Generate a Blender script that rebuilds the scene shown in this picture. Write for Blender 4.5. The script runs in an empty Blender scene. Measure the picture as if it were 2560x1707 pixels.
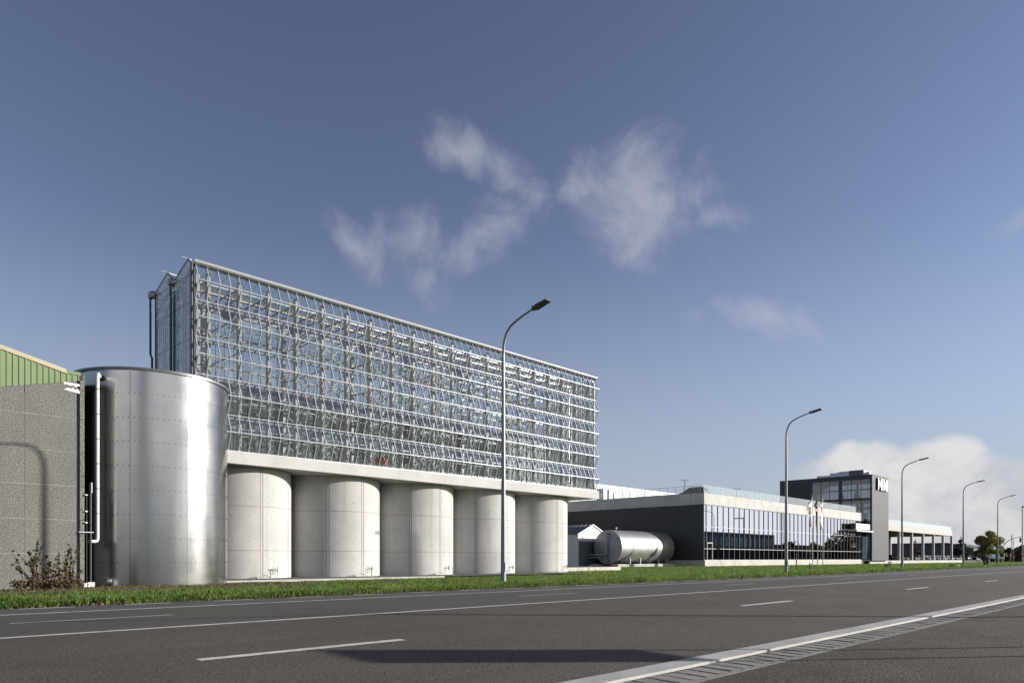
import bpy, math, random
import numpy as np
from mathutils import Vector, Matrix
random.seed(7)
PI = math.pi
scene = bpy.context.scene
col = scene.collection

# ------------------------------------------------------------------ camera
FPX, HOR, A = 1828.0, 1396.0, math.radians(43.833)      # focal length and horizon in photo pixels, heading from +X (the road axis)
CA, SA = math.cos(A), math.sin(A)
cam = bpy.data.cameras.new('camera')
cam.sensor_width = 36.0
cam.lens = 36.0 * FPX / 2560.0
cam.shift_y = (HOR - 853.5) / 2560.0
cam.clip_start = 0.1
cam.clip_end = 20000
cam_o = bpy.data.objects.new('camera', cam)
cam_o.location = (0, 0, 1.0)
cam_o.rotation_euler = (PI / 2, 0, A - PI / 2)
col.objects.link(cam_o)
scene.camera = cam_o

# ------------------------------------------------------------------ light
SUN_AZ, SUN_EL = math.radians(-38.5), math.radians(16.0)   # azimuth counted from +X
sun_dir = Vector((math.cos(SUN_EL) * math.cos(SUN_AZ), math.cos(SUN_EL) * math.sin(SUN_AZ), math.sin(SUN_EL)))
sun = bpy.data.lights.new('sun', 'SUN')
sun.energy = 3.9
sun.angle = math.radians(0.53)
sun.color = (1.0, 0.945, 0.87)
sun_o = bpy.data.objects.new('sun', sun)
sun_o.rotation_euler = (-sun_dir).to_track_quat('-Z', 'Y').to_euler()
sun_o.location = (20, -30, 60)
col.objects.link(sun_o)

SKY_S = 0.06
world = bpy.data.worlds.new('World')
scene.world = world
world.use_nodes = True
wn, wl = world.node_tree.nodes, world.node_tree.links
wn.clear()
def wnode(t, **k):
    n = wn.new(t)
    for a, b in k.items(): setattr(n, a, b)
    return n
sky = wnode('ShaderNodeTexSky', sky_type='NISHITA', sun_disc=False)
sky.sun_elevation = SUN_EL
sky.sun_rotation = PI / 2 - SUN_AZ
sky.air_density, sky.dust_density, sky.ozone_density, sky.altitude = 1.0, .35, 3.0, 20
hsv = wnode('ShaderNodeHueSaturation')
hsv.inputs['Saturation'].default_value = 0.76
hsv.inputs['Hue'].default_value = 0.510
hsv.inputs['Value'].default_value = 0.72
gam = wnode('ShaderNodeGamma'); gam.inputs['Gamma'].default_value = 1.25
wl.new(sky.outputs[0], gam.inputs['Color'])
wl.new(gam.outputs[0], hsv.inputs['Color'])
tc = wnode('ShaderNodeTexCoord')
def wmath(op, a, b=None, c=None, clamp=False):
    n = wnode('ShaderNodeMath', operation=op, use_clamp=clamp)
    for i, v in enumerate((a, b, c)):
        if v is None: continue
        if isinstance(v, (int, float)): n.inputs[i].default_value = v
        else: wl.new(v, n.inputs[i])
    return n.outputs[0]
def wdot(v, c):
    n = wnode('ShaderNodeVectorMath', operation='DOT_PRODUCT')
    wl.new(v, n.inputs[0]); n.inputs[1].default_value = c
    return n.outputs['Value']
nz = wnode('ShaderNodeTexNoise'); nz.inputs['Scale'].default_value = 5.0; nz.inputs['Detail'].default_value = 3
wl.new(tc.outputs['Generated'], nz.inputs['Vector'])
sub = wnode('ShaderNodeVectorMath', operation='SUBTRACT'); wl.new(nz.outputs['Color'], sub.inputs[0]); sub.inputs[1].default_value = (.5, .5, .5)
scl = wnode('ShaderNodeVectorMath', operation='SCALE'); wl.new(sub.outputs[0], scl.inputs[0]); scl.inputs['Scale'].default_value = 0.085
add = wnode('ShaderNodeVectorMath', operation='ADD'); wl.new(scl.outputs[0], add.inputs[0]); wl.new(tc.outputs['Generated'], add.inputs[1])
warped = add.outputs[0]
RIGHT, FWD, UP = Vector((SA, -CA, 0)), Vector((CA, SA, 0)), Vector((0, 0, 1))
def sky_dir(px, py):
    return (FWD + RIGHT * ((px - 1280) / FPX) + UP * ((HOR - py) / FPX)).normalized()
def cloud(c, a, b, tilt, w):
    e1 = Vector((0, 0, 1)).cross(c).normalized() * -1          # towards the right
    e2 = c.cross(e1).normalized() * -1
    if e2.z < 0: e2 = -e2
    t = math.radians(tilt)
    u1, u2 = e1 * math.cos(t) + e2 * math.sin(t), e2 * math.cos(t) - e1 * math.sin(t)
    u, v, f = wdot(warped, u1), wdot(warped, u2), wdot(warped, c)
    q = wmath('ADD', wmath('POWER', wmath('MULTIPLY', u, 1 / a), 2), wmath('POWER', wmath('MULTIPLY', v, 1 / b), 2))
    m = wmath('SUBTRACT', 1, wmath('SQRT', q), clamp=True)
    return wmath('MULTIPLY', wmath('MULTIPLY', m, wmath('GREATER_THAN', f, 0.0)), w)
def azel(az, el):
    az, el = math.radians(az), math.radians(el)
    return Vector((math.cos(el) * math.cos(az), math.cos(el) * math.sin(az), math.sin(el)))
wisps = [(sky_dir(1610, 500), .125, .10, -20, 1.15), (sky_dir(1690, 570), .09, .06, -30, .75), (sky_dir(1490, 460), .07, .05, 20, .7), (sky_dir(1780, 555), .06, .03, 0, .8),
         (sky_dir(1180, 400), .10, .045, -25, .95), (sky_dir(1275, 450), .09, .04, -40, .9), (sky_dir(1260, 520), .08, .035, -15, .6), (sky_dir(1020, 590), .055, .075, -55, .8), (sky_dir(1075, 690), .06, .05, -50, .55),
         (sky_dir(890, 615), .075, .035, -30, .75), (sky_dir(1190, 615), .13, .045, 20, .75), (sky_dir(1930, 785), .10, .03, -10, .62), (sky_dir(1700, 805), .05, .025, 0, .5),
         (sky_dir(2560, 545), .05, .022, 30, .8),
         (azel(-10, 24), .16, .07, 10, .8), (azel(-60, 18), .25, .08, 0, .8), (azel(110, 25), .18, .08, 20, .8), (azel(160, 40), .2, .12, 0, .7),
         (azel(-120, 30), .22, .1, -15, .8), (azel(200, 20), .3, .08, 0, .8), (azel(-80, 50), .2, .12, 30, .7)]
banks = [(sky_dir(2235, 1240), .17, .075, 0, 1.6), (sky_dir(2150, 1150), .075, .04, 8, 1.5), (sky_dir(2330, 1150), .07, .045, -8, 1.4), (sky_dir(2470, 1260), .13, .075, -10, 1.5),
         (sky_dir(2300, 1340), .33, .05, 0, 1.4), (sky_dir(2850, 1310), .25, .07, 0, 1.3), (azel(150, 4), .5, .05, 0, 1.2), (azel(220, 4), .5, .06, 0, 1.2)]
low_sun = [(azel(-28, 3.5), .46, .13, 0, 1.8), (azel(-62, 4), .4, .10, 0, 1.5)]  # low clouds beyond the view, added bright for the showroom glass to mirror
fill_clouds = [(azel(-45, 14), .55, .24, 0, 1.5), (azel(-95, 12), .55, .20, 0, 1.4), (azel(-15, 16), .35, .16, 5, 1.1), (azel(-70, 30), .5, .2, 0, 1.0), (azel(-150, 14), .5, .2, 0, 1.5)]  # unseen cloud banks outside the view, added to fill the shaded faces
def union(lst):
    out = None
    for args in lst:
        m = cloud(*args)
        out = m if out is None else wmath('MAXIMUM', out, m)
    return out
fb = wnode('ShaderNodeTexNoise'); fb.inputs['Scale'].default_value = 11.0; fb.inputs['Detail'].default_value = 12; fb.inputs['Roughness'].default_value = .60; fb.inputs['Distortion'].default_value = .35
wl.new(warped, fb.inputs['Vector'])
fb2 = wnode('ShaderNodeTexNoise'); fb2.inputs['Scale'].default_value = 14.0; fb2.inputs['Detail'].default_value = 6
wl.new(tc.outputs['Generated'], fb2.inputs['Vector'])
def srange(v, lo, hi, a, b):
    n = wnode('ShaderNodeMapRange', interpolation_type='SMOOTHSTEP')
    wl.new(v, n.inputs['Value'])
    for k, x in zip(('From Min', 'From Max', 'To Min', 'To Max'), (lo, hi, a, b)): n.inputs[k].default_value = x
    return n.outputs['Result']
def with_noise(m, noise, amp):
    g = wmath('MULTIPLY', wmath('SUBTRACT', noise, .5), amp)
    return wmath('ADD', m, wmath('MULTIPLY', g, srange(m, 0.0, .25, 0, 1)))
wa = srange(with_noise(union(wisps), fb.outputs['Fac'], 2.3), .10, 1.15, 0, .62)
ba = srange(with_noise(union(banks), fb2.outputs['Fac'], .9), .10, .58, 0, .88)
def wmix(fac, a, b):
    n = wnode('ShaderNodeMix', data_type='RGBA'); wl.new(fac, n.inputs[0])
    for s, v in ((6, a), (7, b)):
        if isinstance(v, tuple): n.inputs[s].default_value = v
        else: wl.new(v, n.inputs[s])
    return n.outputs[2]
hz_f = srange(wdot(tc.outputs['Generated'], (0, 0, 1)), 0.0, .42, .80, 0.0)          # pale haze thickening towards the horizon all round
c0 = wmix(hz_f, hsv.outputs[0], (3.5, 3.85, 4.8, 1))
c1 = wmix(wa, c0, (4.3, 4.25, 4.8, 1))
bank_col = wmix(srange(fb.outputs['Fac'], .35, .65, 0, 1), (4.6, 4.7, 5.0, 1), (6.6, 6.45, 6.4, 1))
c2 = wmix(ba, c1, bank_col)
bb = srange(with_noise(union(fill_clouds), fb2.outputs['Fac'], .9), .08, .7, 0, .9)
c2 = wmix(bb, c2, (11.0, 10.9, 11.2, 1))
lb = srange(with_noise(union(low_sun), fb2.outputs['Fac'], .7), .08, .7, 0, .92)
c2 = wmix(lb, c2, (14.5, 14.3, 14.6, 1))
bg = wnode('ShaderNodeBackground'); bg.inputs['Strength'].default_value = SKY_S
wl.new(c2, bg.inputs['Color'])
wo = wnode('ShaderNodeOutputWorld'); wl.new(bg.outputs[0], wo.inputs['Surface'])

vs = scene.view_settings
vs.view_transform = 'Standard'
vs.look = 'None'
vs.exposure = 1.0
vs.gamma = 1.0
vs.use_curve_mapping = False
scene.cycles.transparent_max_bounces = 40
scene.cycles.max_bounces = 8
scene.cycles.glossy_bounces = 4
scene.cycles.caustics_reflective = False
scene.cycles.caustics_refractive = False
scene.cycles.sample_clamp_indirect = 6
scene.cycles.use_denoising = True

# ------------------------------------------------------------------ measuring helpers (photo pixel -> point on a known world plane)
def at_y(px, Y):                       # X of the point of the plane y = Y seen in photo column px
    r = (px - 1280) / FPX
    return Y * (CA + r * SA) / (SA - r * CA)
def at_x(px, X):
    r = (px - 1280) / FPX
    return X * (SA - r * CA) / (CA + r * SA)
def z_of(py, X, Y):                    # height of a point above X, Y seen in photo row py
    return 1.0 - (X * CA + Y * SA) * (py - HOR) / FPX
def at_d(px, d):
    r = (px - 1280) / FPX
    return d * (CA + r * SA), d * (SA - r * CA)

# ------------------------------------------------------------------ materials
MAT = {}
def nodes_of(name):
    m = bpy.data.materials.new(name); m.use_nodes = True
    nt = m.node_tree
    return m, nt, nt.nodes, nt.links, nt.nodes['Principled BSDF']
def mat(name, c, rough=.6, metal=0.0, var=.12, scale=2.0, streak=0.0, fine=0.0, fscale=60.0, bump=0.0, bscale=30.0, spec=.5, per_island=0.0, rvar=0.0, detail=5.0, c2=None):
    m, nt, N, L, P = nodes_of(name)
    P.inputs['Roughness'].default_value = rough
    P.inputs['Metallic'].default_value = metal
    P.inputs['Specular IOR Level'].default_value = spec
    g = N.new('ShaderNodeNewGeometry')
    def noise(s, vec=None, det=detail, rough_=.55):
        n = N.new('ShaderNodeTexNoise'); n.inputs['Scale'].default_value = s; n.inputs['Detail'].default_value = det; n.inputs['Roughness'].default_value = rough_
        L.new(vec or g.outputs['Position'], n.inputs['Vector']); return n.outputs['Fac']
    def mix(fac, a, b, mode='MIX'):
        n = N.new('ShaderNodeMix'); n.data_type = 'RGBA'; n.blend_type = mode
        if isinstance(fac, float): n.inputs[0].default_value = fac
        else: L.new(fac, n.inputs[0])
        for s, v in ((6, a), (7, b)):
            if isinstance(v, tuple): n.inputs[s].default_value = v
            else: L.new(v, n.inputs[s])
        return n.outputs[2]
    def rng(v, lo, hi):
        n = N.new('ShaderNodeMapRange'); L.new(v, n.inputs['Value']); n.inputs['From Min'].default_value = lo; n.inputs['From Max'].default_value = hi; return n.outputs['Result']
    dark = tuple(x * (1 - var) for x in c) + (1,)
    light = tuple(min(1, x * (1 + var)) for x in (c2 or c)) + (1,)
    n1 = noise(scale)
    colr = mix(rng(n1, .3, .7), dark, light)
    if streak:
        mp = N.new('ShaderNodeMapping'); mp.inputs['Scale'].default_value = (1.3, 1.3, .07); L.new(g.outputs['Position'], mp.inputs['Vector'])
        s = noise(1.6, mp.outputs[0])
        colr = mix(rng(s, .52, .80), colr, tuple(x * (1 - streak) for x in c) + (1,))
    if fine:
        f = noise(fscale, None, 2.0)
        colr = mix(rng(f, .38, .62), mix(1.0, colr, (1 - fine,) * 3 + (1,), 'MULTIPLY'), mix(1.0, colr, (1 + fine,) * 3 + (1,), 'MULTIPLY'))
    if per_island:
        r = g.outputs['Random Per Island']
        colr = mix(r, mix(1.0, colr, (1 - per_island,) * 3 + (1,), 'MULTIPLY'), mix(1.0, colr, (1 + per_island,) * 3 + (1,), 'MULTIPLY'))
    L.new(colr, P.inputs['Base Color'])
    if rvar:
        mr = N.new('ShaderNodeMapRange'); L.new(noise(scale * 1.7), mr.inputs['Value'])
        mr.inputs['From Min'].default_value = .3; mr.inputs['From Max'].default_value = .7; mr.inputs['To Min'].default_value = rough - rvar; mr.inputs['To Max'].default_value = rough + rvar
        L.new(mr.outputs[0], P.inputs['Roughness'])
    if bump:
        b = N.new('ShaderNodeBump'); b.inputs['Strength'].default_value = bump; b.inputs['Distance'].default_value = .02
        L.new(noise(bscale, None, 4.0), b.inputs['Height']); L.new(b.outputs[0], P.inputs['Normal'])
    MAT[name] = m
    return m
def thin_leaf(name, w):
    """let light through a leaf or blade: mix in a translucent lobe of the same colour"""
    m = MAT[name]; N, L = m.node_tree.nodes, m.node_tree.links; P = N['Principled BSDF']
    t = N.new('ShaderNodeBsdfTranslucent'); mx = N.new('ShaderNodeMixShader'); mx.inputs[0].default_value = w
    L.new(P.inputs['Base Color'].links[0].from_socket, t.inputs[0]); L.new(P.outputs[0], mx.inputs[1]); L.new(t.outputs[0], mx.inputs[2])
    L.new(mx.outputs[0], N['Material Output'].inputs[0])
def glass(name, tint, ior=1.5, rough=0.0, density=1.0, gloss=(1, 1, 1)):
    """a pane: clear (tinted) transmission and a mirror reflection by Fresnel"""
    m = bpy.data.materials.new(name); m.use_nodes = True
    N, L = m.node_tree.nodes, m.node_tree.links; N.clear()
    fr = N.new('ShaderNodeFresnel'); geo = N.new('ShaderNodeNewGeometry')      # a thin pane: both faces mirror like an outer face
    mr = N.new('ShaderNodeMapRange'); mr.inputs['To Min'].default_value = ior; mr.inputs['To Max'].default_value = 1 / ior
    L.new(geo.outputs['Backfacing'], mr.inputs['Value']); L.new(mr.outputs[0], fr.inputs['IOR'])
    t = N.new('ShaderNodeBsdfTransparent'); t.inputs[0].default_value = tint + (1,)
    gl = N.new('ShaderNodeBsdfGlossy'); gl.inputs['Roughness'].default_value = rough; gl.inputs[0].default_value = gloss + (1,)
    body = t.outputs[0]
    if density < 1.0:
        d = N.new('ShaderNodeBsdfDiffuse'); d.inputs[0].default_value = tuple(x * .8 for x in tint) + (1,)
        mx0 = N.new('ShaderNodeMixShader'); mx0.inputs[0].default_value = density
        L.new(d.outputs[0], mx0.inputs[1]); L.new(t.outputs[0], mx0.inputs[2]); body = mx0.outputs[0]
    mx = N.new('ShaderNodeMixShader'); L.new(fr.outputs[0], mx.inputs[0]); L.new(body, mx.inputs[1]); L.new(gl.outputs[0], mx.inputs[2])
    o = N.new('ShaderNodeOutputMaterial'); L.new(mx.outputs[0], o.inputs[0])
    MAT[name] = m
    return m
mat('asphalt_near', (.080, .071, .057), .88, 0, .14, .35, 0, .75, 55, .5, 120, .35)
mat('asphalt_far', (.073, .067, .056), .88, 0, .12, .3, 0, .25, 70, .3, 90, .35)
mat('asphalt_cycle', (.076, .074, .070), .86, 0, .12, .5, 0, .3, 70, .3, 90, .35)
mat('asphalt_coarse', (.068, .060, .047), .92, 0, .22, 1.3, 0, .85, 42, 1.0, 60, .3)
mat('paint', (.56, .55, .53), .7, 0, .14, 1.5, 0, .16, 40, .1, 60, .3)
mat('kerb_concrete', (.38, .37, .355), .8, 0, .12, 1.5, 0, .14, 60, .3, 60, .3)
mat('gutter_concrete', (.215, .205, .185), .85, 0, .16, 2.0, 0, .18, 70, .4, 60, .3, .10)
mat('dark_gap', (.03, .028, .025), .95, 0, .4, 30, 0, .5, 90, 0, 1, .2)
mat('soil', (.10, .078, .055), .95, 0, .3, 1.2, 0, .4, 30, .6, 18, .2)
mat('turf', (.070, .095, .030), .95, 0, .35, .7, 0, .3, 9, .5, 12, .2, c2=(.10, .125, .040))
mat('grass_blade', (.105, .178, .036), .6, 0, .30, .45, 0, 0, 1, 0, 1, .3, .4, c2=(.14, .20, .045))
mat('grass_dry', (.16, .125, .06), .7, 0, .3, 2.0, per_island=.5)
mat('gravel', (.085, .082, .078), .95, 0, .2, 3, 0, .5, 40, .8, 40, .3)
mat('concrete', (.43, .426, .414), .78, 0, .12, .35, .22, .03, 9, .12, 26, .35)
mat('concrete_joint', (.22, .155, .15), .85, 0, .2, 3.0, .3, .1, 30, .2, 30, .3)
mat('concrete_slab', (.45, .445, .43), .78, 0, .07, .8, .12, .05, 14, .12, 26, .35)
mat('concrete_grey', (.46, .45, .43), .8, 0, .16, .5, .16, .08, 10, .15, 20, .35)
mat('concrete_stained', (.50, .48, .44), .85, 0, .22, .8, .35, .1, 8, .15, 20, .35, c2=(.44, .41, .375))
mat('pale_concrete', (.37, .36, .34), .75, 0, .07, .6, .10)
mat('panel_blue', (.085, .092, .105), .55, 0, .05, .6)
mat('gutter_metal', (.60, .605, .61), .16, .65, .05, 1.0)
mat('girt_paint', (.13, .14, .155), .55, .1, .08, 1.0)
mat('tie_hole', (.10, .098, .095), .9)
mat('aggregate', (.150, .150, .138), .9, 0, .08, .6, 0, .42, 24, .6, 26, .3)
mat('aggregate_side', (.16, .16, .147), .9, 0, .10, .6, 0, .4, 24, .6, 26, .3)
mat('mortar', (.30, .295, .275), .9, 0, .15, 2.0)
mat('green_metal', (.175, .235, .115), .5, 0, .07, .7, .08, .0, 1, 0, 1, .4)
mat('beige_trim', (.42, .37, .25), .55, 0, .08, 2.0)
mat('dark_metal', (.035, .037, .042), .5, 0, .12, 1.5)
mat('black_plastic', (.022, .022, .024), .45, 0, .1, 3)
mat('white_plastic', (.74, .73, .71), .4, 0, .06, 2.5, .1)
mat('stainless', (.37, .37, .36), .23, 1.0, .05, .4, .10, .02, 30, 0, 1, .5, 0, .05)
mat('stainless_rim', (.16, .165, .17), .45, .6, .08, 1.0)
mat('bolt', (.10, .10, .10), .5, .6, .2, 5)
mat('tank_alu', (.31, .31, .305), .48, .7, .06, .5, .06, .0, 1, 0, 1, .5, 0, .05)
mat('frame_alu', (.42, .435, .46), .34, .45, .07, 1.0, .06)
mat('frame_white', (.40, .405, .41), .34, .3, .06, 1.0, .06)
mat('galv_steel', (.27, .275, .28), .5, .3, .12, 1.4, .1)
mat('column_paint', (.40, .39, .37), .6, .0, .08, 1.2, .06)
mat('screen_dark', (.10, .105, .105), .8, 0, .3, 3)
mat('lamp_pole', (.19, .205, .23), .48, .2, .10, 1.1, .1)
mat('lamp_head', (.055, .058, .065), .5, .1, .1, 3)
mat('dark_cladding', (.031, .031, .031), .55, 0, .12, .6, .12)
mat('dark_frame', (.020, .021, .026), .45, 0, .12, 1.0)
mat('tower_cladding', (.052, .0535, .055), .6, .0, .06, .5, .06, spec=.22)
mat('tower_dark', (.026, .029, .036), .42, .1, .1, .8)
mat('interior', (.055, .055, .058), .8, 0, .25, .8)
mat('interior_floor', (.10, .10, .10), .5, 0, .15, .8)
mat('pale_wall', (.46, .47, .46), .55, 0, .06, .8, .06)
mat('white_cladding', (.66, .66, .64), .5, 0, .04, .4, .05)
mat('shed_wall', (.58, .575, .55), .6, 0, .05, .7, .06)
mat('roof_slate', (.12, .125, .135), .5, .2, .1, 1.0)
mat('depot_wall', (.17, .18, .185), .7, 0, .15, .1, .2)
mat('depot_window', (.50, .56, .53), .4, 0, .1, .3)
mat('hall_teal', (.145, .175, .175), .55, .1, .10, .9, .2)
mat('far_hall', (.055, .062, .072), .7, 0, .12, .2)
mat('unit_grey', (.40, .43, .46), .5, .2, .1, .9)
mat('hvac_dark', (.10, .11, .13), .5, .4, .4, 2.0)
mat('hvac_light', (.40, .42, .45), .4, .6, .12, 1.0)
mat('letter_white', (.80, .80, .79), .5, 0, .02, 1)
mat('grey_print', (.42, .42, .43), .6, 0, .05, 4)
mat('car_black', (.012, .013, .016), .32, 0, .1, 1, spec=.3)
mat('car_grey', (.075, .08, .088), .32, .3, .1, 1, spec=.3)
mat('car_white', (.70, .70, .70), .32, 0, .03, 1, spec=.3)
mat('car_silver', (.35, .36, .38), .32, .5, .05, 1, spec=.3)
mat('car_violet', (.045, .03, .10), .3, 0, .05, 1, spec=.3)
mat('car_glass', (.012, .015, .018), .10, 0, .1, 1, spec=.45)
mat('tyre', (.014, .014, .014), .85)
mat('rim', (.40, .40, .41), .35, .8, .05, 3)
mat('headlight', (.75, .76, .78), .12, .2, .05, 8, spec=.9)
mat('tail_red', (.40, .015, .02), .25)
mat('red_paint', (.45, .05, .035), .5)
mat('flag_white', (.66, .63, .64), .8, 0, .06, 1.5)
mat('flag_black', (.028, .028, .032), .8, 0, .15, 2)
mat('flag_red', (.50, .22, .22), .8)
mat('bark', (.075, .060, .045), .9, 0, .3, 4, .3, .2, 20, .6, 12)
mat('leaf_autumn', (.20, .21, .06), .65, 0, .35, .45, per_island=.5, c2=(.155, .125, .030))
mat('leaf_dark', (.028, .040, .024), .7, 0, .35, .5, per_island=.5)
mat('leaf_green', (.070, .095, .030), .65, 0, .35, .5, per_island=.5)
mat('leaf_yellow', (.19, .17, .035), .65, 0, .3, .5, per_island=.4)
mat('leaf_red', (.15, .055, .035), .65, 0, .4, 2.0, per_island=.6, c2=(.11, .10, .035))
mat('leaf_rust', (.13, .065, .035), .7, 0, .35, .5, per_island=.5)
mat('twig', (.085, .045, .035), .9)
mat('cloth_maroon', (.085, .025, .035), .9, 0, .15, 9)
mat('cloth_black', (.018, .018, .022), .9, 0, .15, 9)
mat('cloth_blue', (.018, .022, .040), .85)
mat('skin', (.46, .30, .23), .55)
mat('hair_grey', (.30, .28, .26), .8)
mat('shoe_white', (.72, .71, .69), .6)
mat('hedge_leaf', (.030, .042, .018), .8, 0, .4, .8, per_island=.4)
mat('yellow_paint', (.35, .27, .05), .6)
for n_ in ('grass_blade', 'grass_dry', 'leaf_autumn', 'leaf_green', 'leaf_yellow', 'leaf_red', 'leaf_rust', 'leaf_dark'): thin_leaf(n_, .45)
glass('green_glass', (.94, .96, .96), 1.6, .0, .982)
glass('end_panel', (.74, .77, .80), 1.45, .12, .55)
glass('roof_glass', (.92, .94, .94), 1.5)
glass('rail_glass', (.84, .90, .90), 1.55, .0, .93)
glass('clear_rail', (.94, .96, .96), 1.5)
glass('show_glass', (.20, .22, .225), 7.0, .0, 1.0, (.86, .90, .98))
glass('show_glass_low', (.16, .17, .18), 1.9, .0, 1.0, (.85, .9, .95))
glass('tower_glass', (.62, .67, .72), 1.9)
m = bpy.data.materials.new('red_signal'); m.use_nodes = True
_p = m.node_tree.nodes['Principled BSDF']; _p.inputs['Base Color'].default_value = (.6, .02, .02, 1); _p.inputs['Emission Color'].default_value = (1, .04, .05, 1); _p.inputs['Emission Strength'].default_value = .5
MAT['red_signal'] = m
def overlay(name, colour, scale, stretch, lo, hi, amount):
    """wear: patches of another colour over a material's own colour"""
    N, L = MAT[name].node_tree.nodes, MAT[name].node_tree.links; P = N['Principled BSDF']; src = P.inputs['Base Color'].links[0].from_socket
    g = N.new('ShaderNodeNewGeometry'); mp = N.new('ShaderNodeMapping'); mp.inputs['Scale'].default_value = stretch; L.new(g.outputs['Position'], mp.inputs['Vector'])
    n = N.new('ShaderNodeTexNoise'); n.inputs['Scale'].default_value = scale; n.inputs['Detail'].default_value = 6; n.inputs['Roughness'].default_value = .65; L.new(mp.outputs[0], n.inputs['Vector'])
    r = N.new('ShaderNodeMapRange'); L.new(n.outputs['Fac'], r.inputs['Value'])
    for k, v in zip(('From Min', 'From Max', 'To Max'), (lo, hi, amount)): r.inputs[k].default_value = v
    mx = N.new('ShaderNodeMix'); mx.data_type = 'RGBA'; L.new(r.outputs[0], mx.inputs[0]); L.new(src, mx.inputs[6]); mx.inputs[7].default_value = colour + (1,); L.new(mx.outputs[2], P.inputs['Base Color'])
overlay('paint', (.11, .105, .095), 9, (1, 1, 1), .52, .70, .75)
overlay('asphalt_near', (.055, .049, .041), 1.0, (.03, .9, 1), .50, .75, .7)
overlay('asphalt_near', (.100, .091, .076), 1.2, (.05, 1.3, 1), .56, .80, .6)
overlay('asphalt_far', (.050, .047, .041), 1.0, (.03, .9, 1), .50, .75, .7)
overlay('asphalt_coarse', (.030, .028, .024), 1.1, (1, 1, 1), .55, .70, .6)
overlay('kerb_concrete', (.17, .16, .14), 1.6, (1, 2, 1), .55, .75, .6)
overlay('gutter_concrete', (.09, .083, .07), 2.2, (1, 2, 1), .52, .70, .7)
overlay('aggregate', (.095, .095, .086), .9, (1.6, 1.6, .12), .52, .72, .45)
overlay('concrete', (.33, .327, .315), .45, (1.0, 1.0, 1.6), .52, .75, .45)
overlay('concrete', (.30, .295, .28), 1.4, (1.6, 1.6, .10), .58, .74, .5)
overlay('green_metal', (.135, .175, .095), 1.1, (2.5, 2.5, .2), .55, .75, .5)

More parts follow.
